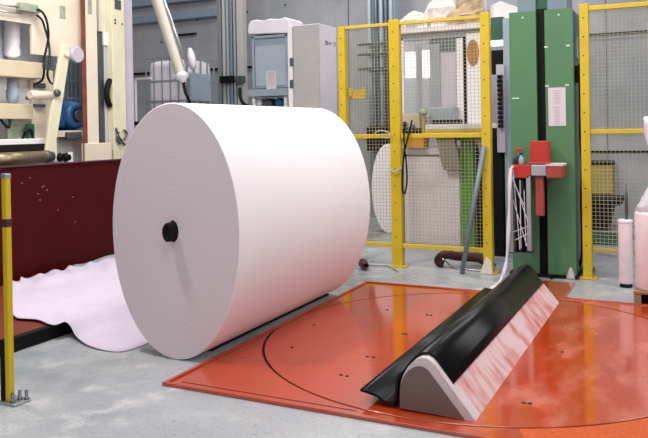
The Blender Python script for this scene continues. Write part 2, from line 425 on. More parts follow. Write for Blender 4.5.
# ------------------------------------------------------------------ broke sheet, kerb, red wall on the left
XK = -3.745
o = build(MB().box(-5.15, XK, -.6, 5.2, .002, .082).box(XK-.05, XK+.004, -.6, 5.2, .001, .088, 1), 'floor_sill', ['maroonred', 'black_matt'], bevel=.004)
tag(o, 'low dull red platform with black kerb under the crumpled white sheet', 'platform')
b0 = PX(0, 167, -5.17); b1 = PX(118, 159.5, -5.17)
rw = thing('barrier_wall', 'dark red steel barrier wall in front of the cream machine', 'barrier', (-5.2, 4, 0))
build(MB().box(-5.24, -5.17, -.6, 6.6, .0, 1.066), 'panel', 'darkred', rw)
build(MB().box(-5.26, -5.155, -.6, 6.6, 1.062, 1.074), 'top_lip', 'maroon', rw, bevel=.004)
for q in ((40, 200), (42, 187), (38, 194), (47, 190), (73, 197), (30, 178), (75, 222), (44, 186), (58, 210), (22, 183)):
    p = PX(*q, -5.168); build(MB().lathe(p, (1, 0, 0), [(0, .0045), (.002, .0045)], 8), 'paint_fleck', 'greypaint', rw)
low = [(12, 312), (17, 318), (27, 319), (38, 320), (48, 324), (56, 324.5), (65, 321.5), (71, 326), (76, 335), (85, 343), (97, 348), (112, 351), (122, 351), (135, 348), (150, 342), (165, 333)]
up = [(12, 286), (18, 284), (23, 291), (30, 292), (38, 288), (46, 287), (54, 286), (60, 284.5), (68, 283), (76, 280), (84, 277.5), (92, 276), (100, 275), (108, 273), (122, 269), (138, 263)]
zl = [.11, .1, .1, .1, .1, .105, .11, .085, .04, .018, .012, .008, .008, .008, .008, .008]
LO = [PF(*q, z) for q, z in zip(low, zl)]; UP = [PX(*q, -5.05) for q in up]
NS, NT = 90, 34
def cr(P, s):
    k = s*(len(P)-1); i = min(int(k), len(P)-2); f = k-i
    p0, p1, p2, p3 = P[max(i-1, 0)], P[i], P[i+1], P[min(i+2, len(P)-1)]
    return .5*((2*p1) + (p2-p0)*f + (2*p0-5*p1+4*p2-p3)*f*f + (3*p1-p0-3*p2+p3)*f**3)
grid = []
for j in range(NT+1):
    t = j/NT; row = []
    for i in range(NS+1):
        s = i/NS; a, b_ = cr(LO, s), cr(UP, s)
        p = a.lerp(b_, t)
        ease = t*t*(3-2*t)
        z = a.z + (max(.1, b_.z)-a.z)*ease
        z += (.010*math.sin(9*s+5*t) + .008*math.sin(21*s-7*t))*math.sin(PI*t)
        if t > .74:
            u = (t-.74)/.26
            z += .03*u + .03*math.sin(PI*min(1, u*1.4))*(.6+.4*math.sin(17*s+2*math.sin(7*s))) + .012*u*math.sin(43*s+9*t)
        p.x += .02*math.sin(30*s)*max(0, t-.85)/.15
        k_ = min(1, max(0, (XK+.16-p.x)/.11)); k_ = k_*k_*(3-2*k_)
        z = max(z, .006+.098*k_)
        p.z = max(z, .006); row.append(p)
    grid.append(row)
o = build(MB().sheet(grid), 'paper_sheet', 'sheet', solid=.004)
tag(o, 'crumpled white paper sheet trailing from the red wall to beneath the reel', 'paper sheet')
g2 = []
for j in range(9):
    row = []
    for i in range(25):
        s, t = i/24, j/8; p = PX(76+46*s, 279-8*s-3*t, -5.0).lerp(PX(74+50*s, 276.5-6*s-4.5*math.sin(PI*min(1, s*1.6)*.5)*1.2, -5.13), t)
        p.z = max(p.z, .1) + .012*math.sin(7*s+3*t) + .025*t; row.append(p)
    g2.append(row)
o = build(MB().sheet(g2), 'plastic_sheet', 'bluegrey', solid=.004)
tag(o, 'small grey-blue sheet tucked between the crumpled paper and red wall', 'sheet')

# ------------------------------------------------------------------ foreground yellow post (left edge)
p0 = PF(9.5, 403)
fp = thing('barrier_post', 'yellow barrier post bolted to the floor at the left edge of the photo', 'post', (p0.x, p0.y, 0))
zt = PY(3, 176, p0.y).z
build(MB().box(p0.x-.018, p0.x+.014, p0.y-.01, p0.y+.022, .012, zt), 'upright', 'yellow', fp, bevel=.004)
build(MB().box(p0.x-.020, p0.x+.016, p0.y-.012, p0.y+.024, zt-.012, zt+.012), 'cap', 'steel', fp, bevel=.004)
build(MB().box(p0.x-.021, p0.x+.017, p0.y-.013, p0.y+.025, zt-.255, zt-.215), 'band', 'maroon', fp, bevel=.003)
build(MB().box(p0.x-.040, p0.x-.019, p0.y-.02, p0.y+.02, .0125, .32), 'dark_channel', 'black_matt', fp, bevel=.003)
build(MB().box(p0.x-.05, p0.x+.075, p0.y-.035, p0.y+.07, .001, .013), 'base_plate', 'steel', fp, bevel=.003)
for dx, dy in ((.034, .035), (.034, -.01), (.064, .05)):
    build(MB().lathe((p0.x+dx, p0.y+dy, .0125), (0, 0, 1), [(0, .014), (.006, .014), (.006, .008), (.045, .008)], 8), 'bolt', 'steel_dark', fp)

# ------------------------------------------------------------------ yellow fences
FY = 6.73
def wire_mesh(x0, x1, z0, z1, sp=.033, t=.0031, y=FY+.012):
    mb = MB(); k = int((x1-x0)/sp); q = int((z1-z0)/sp)
    for i in range(k+1):
        x = x0+(x1-x0)*i/k; mb.box(x-t/2, x+t/2, y, y+t, z0, z1)
    for j in range(q+1):
        z = z0+(z1-z0)*j/q; mb.box(x0, x1, y-t, y, z-t/2, z+t/2)
    return mb
def post(par, px0, px1, ztop, plate=True):
    x0, x1 = PY(px0, 150, FY).x, PY(px1, 150, FY).x
    o = build(MB().box(x0, x1, FY-.035, FY+.045, .0, ztop), 'post', 'yellow', par, bevel=.004)
    m_ = MB(); xc = x0 + (x1-x0)*.42; z = ztop-.12
    while z > .15:
        m_.lathe((xc, FY-.0345, z), (0, -1, 0), [(0, .0065), (.001, .0065)], 8); z -= .165
    build(m_, 'slot_holes', 'black_matt', o)
    if plate: build(MB().box(x0-.03, x1+.04, FY-.06, FY+.075, .001, .012), 'foot_plate', 'yellow', o, bevel=.002)
    return x0, x1
fz = thing('safety_fence', 'yellow wire mesh safety fence behind the paper reel', 'fence', (-2.5, FY, 0))
ZF, ZM, ZB = 2.372, 1.285, .215
a0, a1 = post(fz, 341, 347.5, ZF-.01); b0, b1 = post(fz, 391.5, 401.5, ZF+.015); c0, c1 = post(fz, 482.5, 491.5, ZF+.01)
def rails(par, x0, x1):
    build(MB().box(x0, x1, FY-.018, FY+.018, ZF-.04, ZF-.008), 'top_rail', 'yellow_pale', par, bevel=.004)
    build(MB().box(x0, x1, FY-.018, FY+.018, ZM-.042, ZM), 'middle_rail', 'yellow', par, bevel=.004)
    build(MB().box(x0, x1, FY-.018, FY+.018, ZB-.03, ZB+.012), 'bottom_rail', 'yellow_pale', par, bevel=.004)
    build(wire_mesh(x0, x1, ZB, ZF-.02), 'wire_mesh', 'wire', par)
rails(fz, a1, b0); rails(fz, b1, c0)
lk = MB(); X0, X1, Z0, Z1 = rectY(350, 88, 366, 99, FY+.06)
lk.box(X0, X1, FY+.03, FY+.05, Z0, Z0+.03).box(X0, X0+.035, FY+.03, FY+.08, Z0, Z1).box(X1-.035, X1, FY+.03, FY+.08, Z0, Z1).box(X0+.03, X1-.03, FY+.055, FY+.075, Z0+.03, Z1-.02)
build(lk, 'lock_bracket', 'yellow', fz, bevel=.003)
f2 = thing('safety_fence', 'yellow wire mesh safety fence to the right of the green mast', 'fence', (-.4, FY+.05, 0))
FYs = FY; FY = 6.80
d0, d1 = post(f2, 581.6, 590.6, ZF+.02)
xe = .55
build(MB().box(d1, xe, FY-.018, FY+.018, ZF-.04, ZF+.0), 'top_rail', 'yellow', f2, bevel=.004)
build(MB().box(d1, xe, FY-.018, FY+.018, 1.262, 1.302), 'middle_rail', 'yellow', f2, bevel=.004)
build(MB().box(d1, xe, FY-.018, FY+.018, .235, .27), 'bottom_rail', 'tan', f2, bevel=.004)
build(wire_mesh(d1, xe, .25, ZF-.02, y=FY+.012), 'wire_mesh', 'wire', f2)
x9 = xe
build(MB().box(x9-.08, x9, FY-.035, FY+.045, 0, ZF+.02), 'post', 'yellow', f2, bevel=.004)
FY = FYs
# cables looped on the middle post
cb = [PY(405, 122, 6.69), PY(404, 140, 6.67), PY(406, 160, 6.67), PY(407, 180, 6.66), PY(405, 193, 6.66), PY(402.5, 190, 6.66), PY(402.5, 170, 6.66), PY(405, 150, 6.67), PY(409, 133, 6.69), PY(412, 120, 6.7)]
def smooth(P, n=6):
    return [cr(P, i/((len(P)-1)*n)) for i in range((len(P)-1)*n+1)]
tag(build(MB().tube(smooth([Vector(p) for p in cb]), .008, 8), 'cable_loop', 'black'), 'black cable hanging in a loop on the middle yellow post', 'cable')
rg = [Vector((( b0+b1)/2+.066*math.cos(t), FY+.0+.075*math.sin(t), .985-.06*max(0, -math.sin(t)))) for t in [2*PI*i/24 for i in range(25)]]
tag(build(MB().tube(rg, .007, 8), 'rope_loop', 'greypaint'), 'white cord tied round the middle yellow post', 'cord')
rg = [PY(372, 137, 6.66), PY(377, 131.5, 6.66), PY(384, 131, 6.66), PY(390, 134, 6.66), PY(388, 138, 6.66), PY(380, 137, 6.66)]
tag(build(MB().tube(smooth(rg), .006, 8), 'cord_coil', 'greypaint'), 'small white coiled cord on the fence middle rail beside the reel', 'cord')

# ------------------------------------------------------------------ green wrapping mast
MY = 6.72
ms = thing('wrapping_mast', 'tall green stretch-wrapping mast behind the turntable', 'mast', (-1.15, MY, 0))
zt = 2.36
build(MB().box(-1.424, -1.19, MY, MY+.05, .03, zt).box(-1.31, -1.295, MY-.003, MY, zt-.06, zt-.045, 1).box(-1.41, -1.345, MY-.002, MY, PY(520, 98, MY).z-.008, PY(520, 98, MY).z+.004, 1), 'front_panel', ['green', 'tape'], ms, bevel=.003)
r_ = MB().box(-1.115, -.878, MY, MY+.05, .03, zt)
for q in ((546, 47), (568, 45.5), (547, 86), (567, 85)):
    p = PY(*q, MY-.002); r_.box(p.x-.016, p.x+.016, MY-.002, MY, p.z-.007, p.z+.007, 1)
r_.box(-1.0, -.985, MY-.003, MY, zt-.06, zt-.045, 1)
build(r_, 'front_panel', ['green', 'tape'], ms, bevel=.003)
build(MB().box(-1.195, -1.11, MY+.045, MY+.06, .03, zt+.02), 'guide_channel', 'black_matt', ms)
build(MB().box(-1.424, -.878, MY+.06, MY+.46, .03, zt-.01), 'column_body', 'seagreen', ms, bevel=.004)
build(MB().box(-1.36, -1.2, MY+.06, MY+.4, zt-.01, zt+.25).box(-1.1, -.93, MY+.06, MY+.4, zt-.01, zt+.25), 'head_block', 'post_grey', ms, bevel=.006)
build(MB().box(-1.2, -1.1, MY+.1, MY+.36, zt-.01, zt+.32), 'drive_block', 'green_dark', ms, bevel=.006)
build(MB().box(-1.45, -.86, MY-.02, MY+.5, .001, .03), 'foot', 'black_matt', ms)
wd = MB(); p = PY(578, 50, MY+.2)
wd.box(-.877, -.868, MY+.15, MY+.3, PY(578, 58, MY+.2).z, PY(578, 36, MY+.2).z)
build(wd, 'side_label', 'labelblue', ms)
X0, X1, Z0, Z1 = rectY(548.5, 87.5, 565.8, 126, MY)
nt = MB().box(X0, X1, MY-.004, MY-.0005, Z0, Z1)
for k in range(15):
    z = Z1-.03-k*(Z1-Z0-.05)/14; wv = (.5 if k in (0, 7) else random.uniform(.25, .55))*(X1-X0)
    if k in (6,): continue
    nt.box((X0+X1)/2-wv/2, (X0+X1)/2+wv/2, MY-.0052, MY-.004, z-.0035, z+.0015, 1)
tag(build(nt, 'notice_sheet', ['notice', 'ink']), 'printed pale paper notice taped to the green mast', 'notice')
# red film carriage
CYy = 6.45
cg = thing('film_carriage', 'red film carriage bracket on the front of the green mast', 'carriage', (-1.15, CYy, .58))
X0, X1, Z0, Z1 = rectY(512, 165, 531, 178, CYy)
pan = [Vector((X0, CYy, Z1)), Vector((X0, CYy, Z0+.05)), Vector((X0+.05, CYy, Z0)), Vector((X1-.02, CYy, Z0)), Vector((X1, CYy, Z0+.03)), Vector((X1, CYy, Z1))]
build(MB().prism(pan, (0, .2, 0)), 'film_arm', 'red', cg, bevel=.004)
A = rectY(531, 165, 546, 176, CYy-.01)
build(MB().box(A[0], A[1], CYy-.01, MY-.002, A[2], A[3]), 'clamp', 'steel', cg, bevel=.006)
A = rectY(546, 165, 562, 178, CYy)
build(MB().box(A[0], A[1], CYy, CYy+.22, A[2], A[3]), 'side_arm', 'red_dull', cg, bevel=.004)
build(MB().box(A[0], A[1]+.01, CYy-.004, CYy+.224, A[3]-.008, A[3]+.008), 'arm_lip', 'notice', cg)
A = rectY(530, 141, 548, 164, CYy+.06)
build(MB().box(A[0], A[1], CYy+.06, CYy+.2, A[2], A[3]), 'drive_box', 'red', cg, bevel=.006)
A = rectY(528, 162.3, 549, 164.8, CYy)
build(MB().box(A[0], A[1], CYy+.0, CYy+.2, A[2], A[3]), 'tray', 'red_dull', cg, bevel=.003)
A = rectY(535.5, 176, 543.5, 216, CYy+.02)
build(MB().box(A[0], A[1], CYy+.02, CYy+.08, A[2], A[3]), 'lower_bar', 'red_dull', cg, bevel=.005)
# film roll cage under the arm
A = rectY(508.5, 168, 513, 252, CYy)
build(MB().box(A[0], A[1], CYy, CYy+.05, A[2], A[3]), 'cage_post', 'steel', cg, bevel=.003)
A2 = rectY(526.5, 176, 531, 251, CYy)
build(MB().box(A2[0], A2[1], CYy, CYy+.05, A2[2], A2[3]), 'cage_post', 'steel', cg, bevel=.003)
build(MB().box(A[0], A2[1], CYy, CYy+.16, A[2]-.012, A[2]), 'cage_floor', 'steel_dark', cg)
fr_ = thing('carriage_film_roll', 'dark film-wrapped roll standing in the cage under the red carriage', 'film roll', ((A[1]+A2[0])/2, CYy+.09, A[2]))
xc = (A[1]+A2[0])/2; zb, ztp = A[2]+.001, A2[3]
build(MB().lathe((xc, CYy+.09, zb), (0, 0, 1), [(0, .055), (.01, .062), (ztp-zb-.03, .062), (ztp-zb-.02, .05)], 24), 'core_roll', 'black', fr_)
fs = MB()
for q in (((511, 172), (528, 222)), ((513, 170), (520, 250)), ((511, 176), (524, 205)), ((515, 240), (529, 233)), ((513, 232), (529, 226)), ((520, 180), (521, 248)), ((524, 190), (526, 246)), ((513, 200), (527, 246))):
    pa, pb = PY(*q[0], CYy-.004), PY(*q[1], CYy-.004); fs.bar(pa, pb, .0055, .002, (0, 1, 0))
build(fs, 'film_strands', 'film_white', fr_)
# film tail hanging to the floor
tl = [PY(513, 166, 6.42), PY(510.5, 172, 6.41), PY(509.5, 190, 6.40), PY(509, 215, 6.40), PY(508, 240, 6.40), PY(506.5, 260, 6.40), PY(504, 272, 6.38), PF(500, 281, .02), PF(494, 289, .03), PF(489, 292, .03)]
tl = smooth([Vector(p) for p in tl]); tm = MB()
tm.tube(tl, [.014 - .004*math.sin(i*.5) + (max(0, i-42)*.0022) for i in range(len(tl))], 8)
tag(build(tm, 'film_tail', 'film_white'), 'twisted white film tail hanging from the carriage down to the floor', 'film')
# spray bottle on the arm
p = PY(521.5, 165, CYy+.08); sb = thing('spray_bottle', 'small blue spray bottle with red trigger standing on the red arm', 'bottle', p)
zt_ = rectY(512, 165, 531, 178, CYy)[3]+.001
build(MB().lathe((p.x, p.y, zt_), (0, 0, 1), [(0, .02), (.004, .023), (.05, .023), (.07, .012), (.085, .011)], 18), 'body', 'bluegrey', sb)
build(MB().lathe((p.x, p.y, zt_+.085), (0, 0, 1), [(0, .016), (.03, .016), (.034, .01)], 14), 'collar', 'blue', sb)
build(MB().box(p.x-.05, p.x+.012, p.y-.012, p.y+.012, zt_+.118, zt_+.142).box(p.x-.052, p.x-.035, p.y-.008, p.y+.008, zt_+.09, zt_+.12), 'trigger', 'red', sb, bevel=.004)
for i, (px, h) in enumerate(((514, .05), (517, .07))):
    p = PY(px, 165, CYy+.12); c_ = build(MB().lathe((p.x, p.y, zt_), (0, 0, 1), [(0, .013), (h, .013), (h+.01, .009)], 12), 'small_can', 'steel_dark')
    tag(c_, ['shorter small dark can at the outer end of the red arm', 'taller small dark can beside the spray bottle on the red arm'][i], 'can')
# cable down the mast side and on the floor
cs = [PY(576, 64, 6.9)+Vector((.02, 0, 0)), PY(578.5, 80, 6.9), PY(580, 100, 6.9), PY(577.5, 118, 6.9), PY(577.5, 135, 6.88), PY(581, 148, 6.88), PY(582, 165, 6.88), PY(580, 200, 6.88), PY(579, 250, 6.88), PF(578, 272, .012), PF(572, 274, .012), PF(560, 275, .012), PF(551, 278, .012)]
for p in cs[:-4]: p.x = max(p.x, -.848)
tag(build(MB().tube(smooth([Vector(p) for p in cs]), .011, 8), 'mast_cable', 'black'), 'black cable running down the right side of the green mast', 'cable')
p = PY(577, 70, 6.9); tag(build(MB().box(-.8765, -.836, 6.84, 6.92, PY(577, 83, 6.9).z, PY(577, 66, 6.9).z), 'cable_plug', 'black_matt', bevel=.006), 'black plug box on the right side of the green mast', 'plug')
c2 = [PF(566, 277, .012), PF(573, 273, .012), PF(583, 275, .012), PF(592, 273, .012), PF(594, 268, .012)]
tag(build(MB().tube(smooth(c2), .01, 8), 'floor_cable', 'black'), 'thin black cable on the floor round the foot of the right yellow post', 'cable')
p = PF(571, 279); tag(build(MB().lathe((p.x, p.y, .001), (0, 0, 1), [(0, .045), (.02, .04), (.09, .012), (.1, .006)], 16), 'floor_cone', 'greypaint'), 'little grey cone on the floor at the corner of the green mast', 'cone')

# ------------------------------------------------------------------ things at the fence foot
a, b_ = PF(462, 274, .0), PY(484, 146, 6.665)
a.z = .008; tag(build(MB().tube([a, b_], .022, 12), 'prop_pole', 'post_grey'), 'blue-grey steel pole leaning against the fence', 'pole')
hs = [PF(436, 268, .03), PY(437, 262, 6.82), PY(441, 256.5, 6.85), PY(447, 254.5, 6.87), PY(455, 256, 6.9), PY(466, 257, 6.95), PY(478, 258, 6.98), PY(486, 262, 6.96), PF(490, 266, .05)]
hs = [Vector((p.x, max(p.y, 6.86), p.z)) for p in hs]
tag(build(MB().tube(smooth(hs), .042, 16), 'suction_hose', 'maroon'), 'thick maroon hose arched on the floor under the fence', 'hose')
tag(build(MB().tube(smooth([PF(443, 259, .1), PF(450, 265, .02), PF(456, 268, .012), PF(472, 270, .012), PF(484, 270.5, .012)]), .007, 8), 'ground_wire', 'steel'), 'thin grey wire on the floor by the maroon hose', 'wire')
pg = [PF(480, 274), PF(493, 274.5), PY(491.5, 263, 6.655), PY(486, 257, 6.655), PY(482.5, 266, 6.655)]
pg = [Vector((p.x, 6.655, max(p.z, .001))) for p in pg]
tag(build(MB().prism(pg, (0, .03, 0)), 'post_guard', 'cream', bevel=.004), 'off-white plastic guard at the foot of the fence post nearest the mast', 'guard')
p = PF(361.5, 270); tag(build(MB().lathe((p.x-.03, p.y+.1, .05), (.55, -.85, 0), [(0, .04), (.03, .046), (.13, .036), (.17, .03), (.17, .02), (.12, .018)], 18), 'hose_end', 'maroon', bevel=0), 'maroon hose end poking out from behind the big reel', 'hose')
tag(build(MB().tube(smooth([PF(367, 264, .012), PF(376, 265, .012), PF(388, 265.5, .012), PF(398, 271, .012)]), .009, 8), 'floor_rod', 'greypaint'), 'thin white rod on the floor between reel and middle post', 'rod')

# ------------------------------------------------------------------ stretch film rolls on the right
def film_roll(px, py, rad, ztop, label):
    c = PF(px, py); c.y += rad*.8
    t = thing('film_roll', label, 'film roll', (c.x, c.y, 0), 'stretch film rolls by the right fence')
    return t, c
t, c = film_roll(625.7, 288, .056, 0, 'smaller pale film roll with black core stick beside the fence')
zt = PY(620, 221, c.y).z
build(MB().lathe((c.x, c.y, .001), (0, 0, 1), [(0, .046), (.012, .048), (.03, .045)], 28), 'end_ring', 'black_matt', t)
build(MB().lathe((c.x, c.y, .031), (0, 0, 1), [(0, .05), (.012, .056), (zt-.05, .056), (zt-.035, .054), (zt-.035, .03), (zt-.05, .03)], 40), 'film', 'pinkfilm', t)
build(MB().lathe((c.x, c.y, zt-.02), (0, 0, 1), [(0, .054), (.012, .059), (.03, .059), (.036, .05)], 40), 'film_edge', 'plastic', t)
cx, cy = c.x+.012, c.y
build(MB().lathe((cx, cy, zt-.02), (0, 0, 1), [(0, .014), (PY(627, 195, cy).z-zt+.02, .014), (PY(627, 192, cy).z-zt+.02, .006), (PY(627, 184, cy).z-zt+.02, .005)], 16), 'core_stick', 'steel_dark', t)
p = PF(634, 306); bx0 = p.x; by0 = p.y
zb = PY(634, 291, by0).z
pl = thing('roll_pallet', 'small brown block pallet under the larger pale film roll', 'pallet', (bx0+.14, by0+.14, 0))
for dx, k in ((0, 'kraft'), (.12, 'kraft'), (.24, 'kraft')):
    build(MB().box(bx0+dx, bx0+dx+.05, by0, by0+.3, .001, zb-.02), 'block', k, pl, bevel=.003)
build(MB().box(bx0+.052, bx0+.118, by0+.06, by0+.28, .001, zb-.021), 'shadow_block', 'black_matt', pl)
build(MB().box(bx0-.005, bx0+.295, by0-.005, by0+.305, zb-.02, zb), 'board', 'kraft', pl, bevel=.003)
c = Vector((bx0+.135, by0+.14, zb+.001))
t = thing('film_roll', 'larger pale film roll on a brown pallet with crumpled film on top', 'film roll', c, 'stretch film rolls by the right fence')
zt = PY(640, 213, by0).z
build(MB().lathe(c, (0, 0, 1), [(0, .125), (.012, .133), (zt-c.z-.02, .133), (zt-c.z, .125), (zt-c.z, .04)], 44), 'film', 'pinkfilm', t)
cr_ = MB(); rs = []
random.seed(3)
hh = PY(642, 118, by0).z-zt
for i in range(15):
    tt = i/14; r0 = .085*max(0, 1-tt*3.2)**1.2+.036+.012*math.sin(9*tt)
    rs.append([Vector((c.x + (r0*(1+.16*math.sin(5*a+3*i)+.1*random.uniform(-1, 1)))*math.cos(a)+.02*math.sin(4*tt), c.y + r0*(1+.15*math.sin(4*a-i))*math.sin(a), zt+.002+tt*hh+.012*random.uniform(-1, 1)*(0 < i))) for a in [2*PI*k/28 for k in range(28)]])
cr_.rings(rs, 0); build(cr_, 'crumpled_film', 'film_white', t)
# things behind the right fence
A = rectY(592, 159, 613, 195, 10.9)
t = thing('wall_box', 'tan box with dark lid hung on the wall behind the right fence', 'box', ((A[0]+A[1])/2, 11.1, A[2]))
build(MB().box(A[0]-.25, A[1], 10.93, 11.14, A[2], A[3]-.08), 'body', 'tan', t, bevel=.03)
build(MB().box(A[0]-.27, A[1]+.01, 10.91, 11.14, A[3]-.08, A[3]-.03), 'lid', 'black_matt', t, bevel=.01)
A = rectY(575, 200, 613, 234, 9.9)
t = thing('waste_bin', 'black wheeled bin on the floor behind the right fence', 'bin', ((A[0]+A[1])/2, 10.1, 0))
build(MB().prism([Vector((A[0], 9.9, .02)), Vector((A[1]-.06, 9.9, .02)), Vector((A[1], 9.9, A[3]-.06)), Vector((A[0], 9.9, A[3]-.06))], (0, .5, 0)), 'body', 'black_matt', t, bevel=.02)
build(MB().box(A[0]-.03, A[1]+.1, 9.85, 10.45, A[3]-.06, A[3]+.02), 'lid', 'black_matt', t, bevel=.02)
p = PF(600, 243); tag(build(MB().prism([Vector((p.x-.5, p.y-.15, .003)), Vector((p.x+.3, p.y-.1, .003)), Vector((p.x+.36, p.y+.75, .003)), Vector((p.x-.4, p.y+.8, .003))], (0, 0, .012)), 'floor_mat', 'green_dark'), 'dark green mat on the floor behind the right fence', 'mat')

# ------------------------------------------------------------------ machine behind the left-hand fence
KY = 8.0
c = PY(389, 193, KY+.15)
t = thing('paper_roll', 'small white paper roll standing behind the fence beside the white stack', 'paper roll', (c.x, KY, 0))
RYB = KY+.78
A = rectY(371.5, 144, 393, 243, RYB)
hw, hh = (PY(405, 190, RYB).x-A[0])/2, (A[3]-.0)/2
cxx = A[0]+hw
rr = [[Vector((cxx+hw*k*math.cos(2*PI*i/72), y, hh+hh*k*math.sin(2*PI*i/72)+.001)) for i in range(72)] for k, y in ((.98, RYB), (1, RYB+.015), (1, RYB+1.1), (.98, RYB+1.11))]
mb = MB().rings(rr, 0, cap=False); mb.add(rr[0], [tuple(range(72))]); mb.add(rr[-1], [tuple(range(72))])
build(mb, 'roll', 'paper', t)
A = rectY(403, 148, 459.5, 244, KY)
t = thing('paper_stack', 'square white stack of paper behind the fence', 'paper stack', ((A[0]+A[1])/2, KY, 0))
build(MB().box(A[0], A[1], KY, KY+.7, .02, A[3]), 'paper', 'stack', t, bevel=.006)
build(MB().box(A[0]-.004, A[0]+.018, KY-.012, KY, .02, A[3]), 'edge_strip', 'steel_dark', t)
build(MB().box(A[0], A[1]-.15, KY-.012, KY-.0, A[3]-.09, A[3]-.07), 'band', 'steel_dark', t)
build(MB().box(A[0], A[1], KY-.006, KY+.7, .001, .02), 'board', 'kraft', t)
A = rectY(460.5, 136, 474, 249, KY+.05)
t = thing('machine_upright', 'bright green machine upright behind the fence', 'machine', ((A[0]+A[1])/2, KY, 0))
build(MB().box(A[0], A[1], KY+.05, KY+.35, .001, A[3]), 'column', 'green_bright', t, bevel=.01)
build(MB().box(A[1]+.001, A[1]+.22, KY+.1, KY+.35, .001, A[3]), 'rear_panel', 'black_matt', t)
# bench
A = rectY(425, 124, 492, 138, KY-.15)
t = thing('machine_bench', 'white machine bench with a yellow front edge behind the fence', 'bench', ((A[0]+A[1])/2, KY, A[2]))
build(MB().box(A[0], A[1]+.05, KY-.15, KY+.7, A[3]-.05, A[3]), 'bench_top', 'white', t, bevel=.004)
build(MB().box(A[0], A[1], KY-.155, KY-.1, A[2], A[3]-.05), 'front_edge', 'yellow_pale', t, bevel=.004)
build(MB().box(A[0]+.2, A[1], KY+.1, KY+.2, A[2]-.03, A[3]-.05), 'under_frame', 'black_matt', t)
A = rectY(403, 136, 424, 148, KY-.1)
tag(build(MB().box(A[0], A[1], KY-.1, KY+.1, A[2], A[3]), 'junction_box', 'orange_box', bevel=.008), 'amber box fixed beneath the fence middle rail behind the wire', 'box')
ch = [PY(436, 138, KY-.12), PY(454, 138, KY-.12), PY(461, 170, KY-.12), PY(443, 170, KY-.12)]
build(MB().prism(ch, (0, .1, 0)), 'chute_plate', 'olive', t, bevel=.004)
ch = [PY(474, 138, KY-.1), PY(486, 138, KY-.1), PY(486, 161, KY-.1), PY(478, 148, KY-.1)]
build(MB().prism(ch, (0, .12, 0)), 'chute_bracket', 'olive', t, bevel=.004)
# instruments on the bench
zt = rectY(425, 124, 492, 138, KY-.15)[3]+.001
A = rectY(401, 114, 420, 133, KY+.1)
t = thing('instrument_box', 'small beige instrument box behind the middle yellow post', 'instrument', ((A[0]+A[1])/2, KY, A[2]))
build(MB().box(A[0], A[1], KY+.1, KY+.35, A[2]+.05, A[3]), 'housing', 'beige', t, bevel=.006)
for px, py in ((405, 124), (408, 129), (413, 127)):
    p = PY(px, py, KY+.09); build(MB().lathe(p, (0, -1, 0), [(0, .03), (.03, .03), (.035, .02)], 14), 'connector', 'steel_dark', t)
build(MB().box(A[0], A[1]+.06, KY+.06, KY+.4, A[2]-.01, A[2]+.05), 'plinth', 'black_matt', t)
A = rectY(420, 112, 426, 135, KY+.05)
t = thing('valve_stand', 'little olive valve stand at the left end of the white bench', 'valve', ((A[0]+A[1])/2, KY, A[2]))
build(MB().box(A[0]+.02, A[1]-.02, KY+.05, KY+.1, A[2], A[3]), 'stem', 'tan', t)
build(MB().lathe(((A[0]+A[1])/2, KY+.07, A[3]-.03), (0, 0, 1), [(0, .04), (.02, .05), (.06, .045), (.07, .02)], 16), 'head', 'grimegreen', t)
A = rectY(428, 107, 452, 124, KY+.2)
tag(build(MB().box(A[0], A[1], KY+.2, KY+.5, zt, A[3]), 'control_box', 'bluegrey', bevel=.01), 'low blue-grey control box on the white bench', 'box')
tag(build(MB().box(A[0]+.1, A[1]+.14, KY+.02, KY+.14, zt, zt+.05), 'dark_tray', 'black_matt', bevel=.006), 'flat dark tray on the white bench before the control box', 'tray')
# clear-walled cabinet on the bench
mc = thing('machine_enclosure', 'tall clear-walled machine enclosure with white frame behind the fence', 'machine', (-2.5, KY+.6, zt+.002))
EY = KY+.55
def eb(x0, y0, x1, y1, nm, k, Y=EY, d=.06, bv=.004):
    A = rectY(x0, y0, x1, y1, Y); return build(MB().box(A[0], A[1], Y, Y+d, max(A[2], zt+.002), A[3]), nm, k, mc, bevel=bv)
eb(399, 38, 404, 128, 'frame_post', 'white'); eb(417, 45, 421, 118, 'frame_post', 'panelgrey'); eb(430, 44, 440, 118, 'frame_post', 'panelgrey'); eb(457, 38, 463, 127, 'frame_post', 'white')
eb(399, 31, 490, 38, 'top_rail', 'panelgrey'); eb(432, 36, 458, 52, 'upper_cover', 'steel_dark', EY+.02)
eb(404, 40, 430, 118, 'pane', 'pane', EY+.02, .008, 0); eb(440, 52, 458, 118, 'light_panel', 'lavender', EY+.03, .01, 0)
eb(400, 36, 486, 118, 'back_panel', 'panelgrey', EY+.5, .03, 0)
eb(463, 36, 466.5, 126, 'dark_gap', 'black_matt', EY+.02, .02, 0)
eb(465, 34, 486, 44, 'shade_panel', 'steel_dark', EY+.015, .02, 0)
for (x0, y0, x1, y1) in ((404.5, 52, 415, 78), (421.5, 50, 430, 78)):
    eb(x0, y0, x1, y1, 'glow_white', 'glow', EY+.44, .03, .004)  # bright reflections in the clear pane, put in as glowing panels
wp = eb(466.5, 33, 484, 128, 'white_door', 'white', EY-.02, .03)
c = PY(473, 52.5, EY-.03)
mb = MB(); mb.rings([[c+Vector(((.07*k)*math.cos(2*PI*i/32), -t_, .15*k*math.sin(2*PI*i/32))) for i in range(32)] for t_, k in ((0, 1), (.012, 1), (.016, .9))], 0)
ov = build(mb, 'amber_lens', 'amber_dark', mc)
gr = MB()
for k in range(-5, 6):
    gr.bar(c+Vector((-.042, -.018, k*.026)), c+Vector((.042, -.018, k*.026)), .004, .003, (0, 1, 0))
for k in range(-2, 3):
    gr.bar(c+Vector((k*.017, -.018, -.12)), c+Vector((k*.017, -.018, .12)), .004, .003, (0, 1, 0))
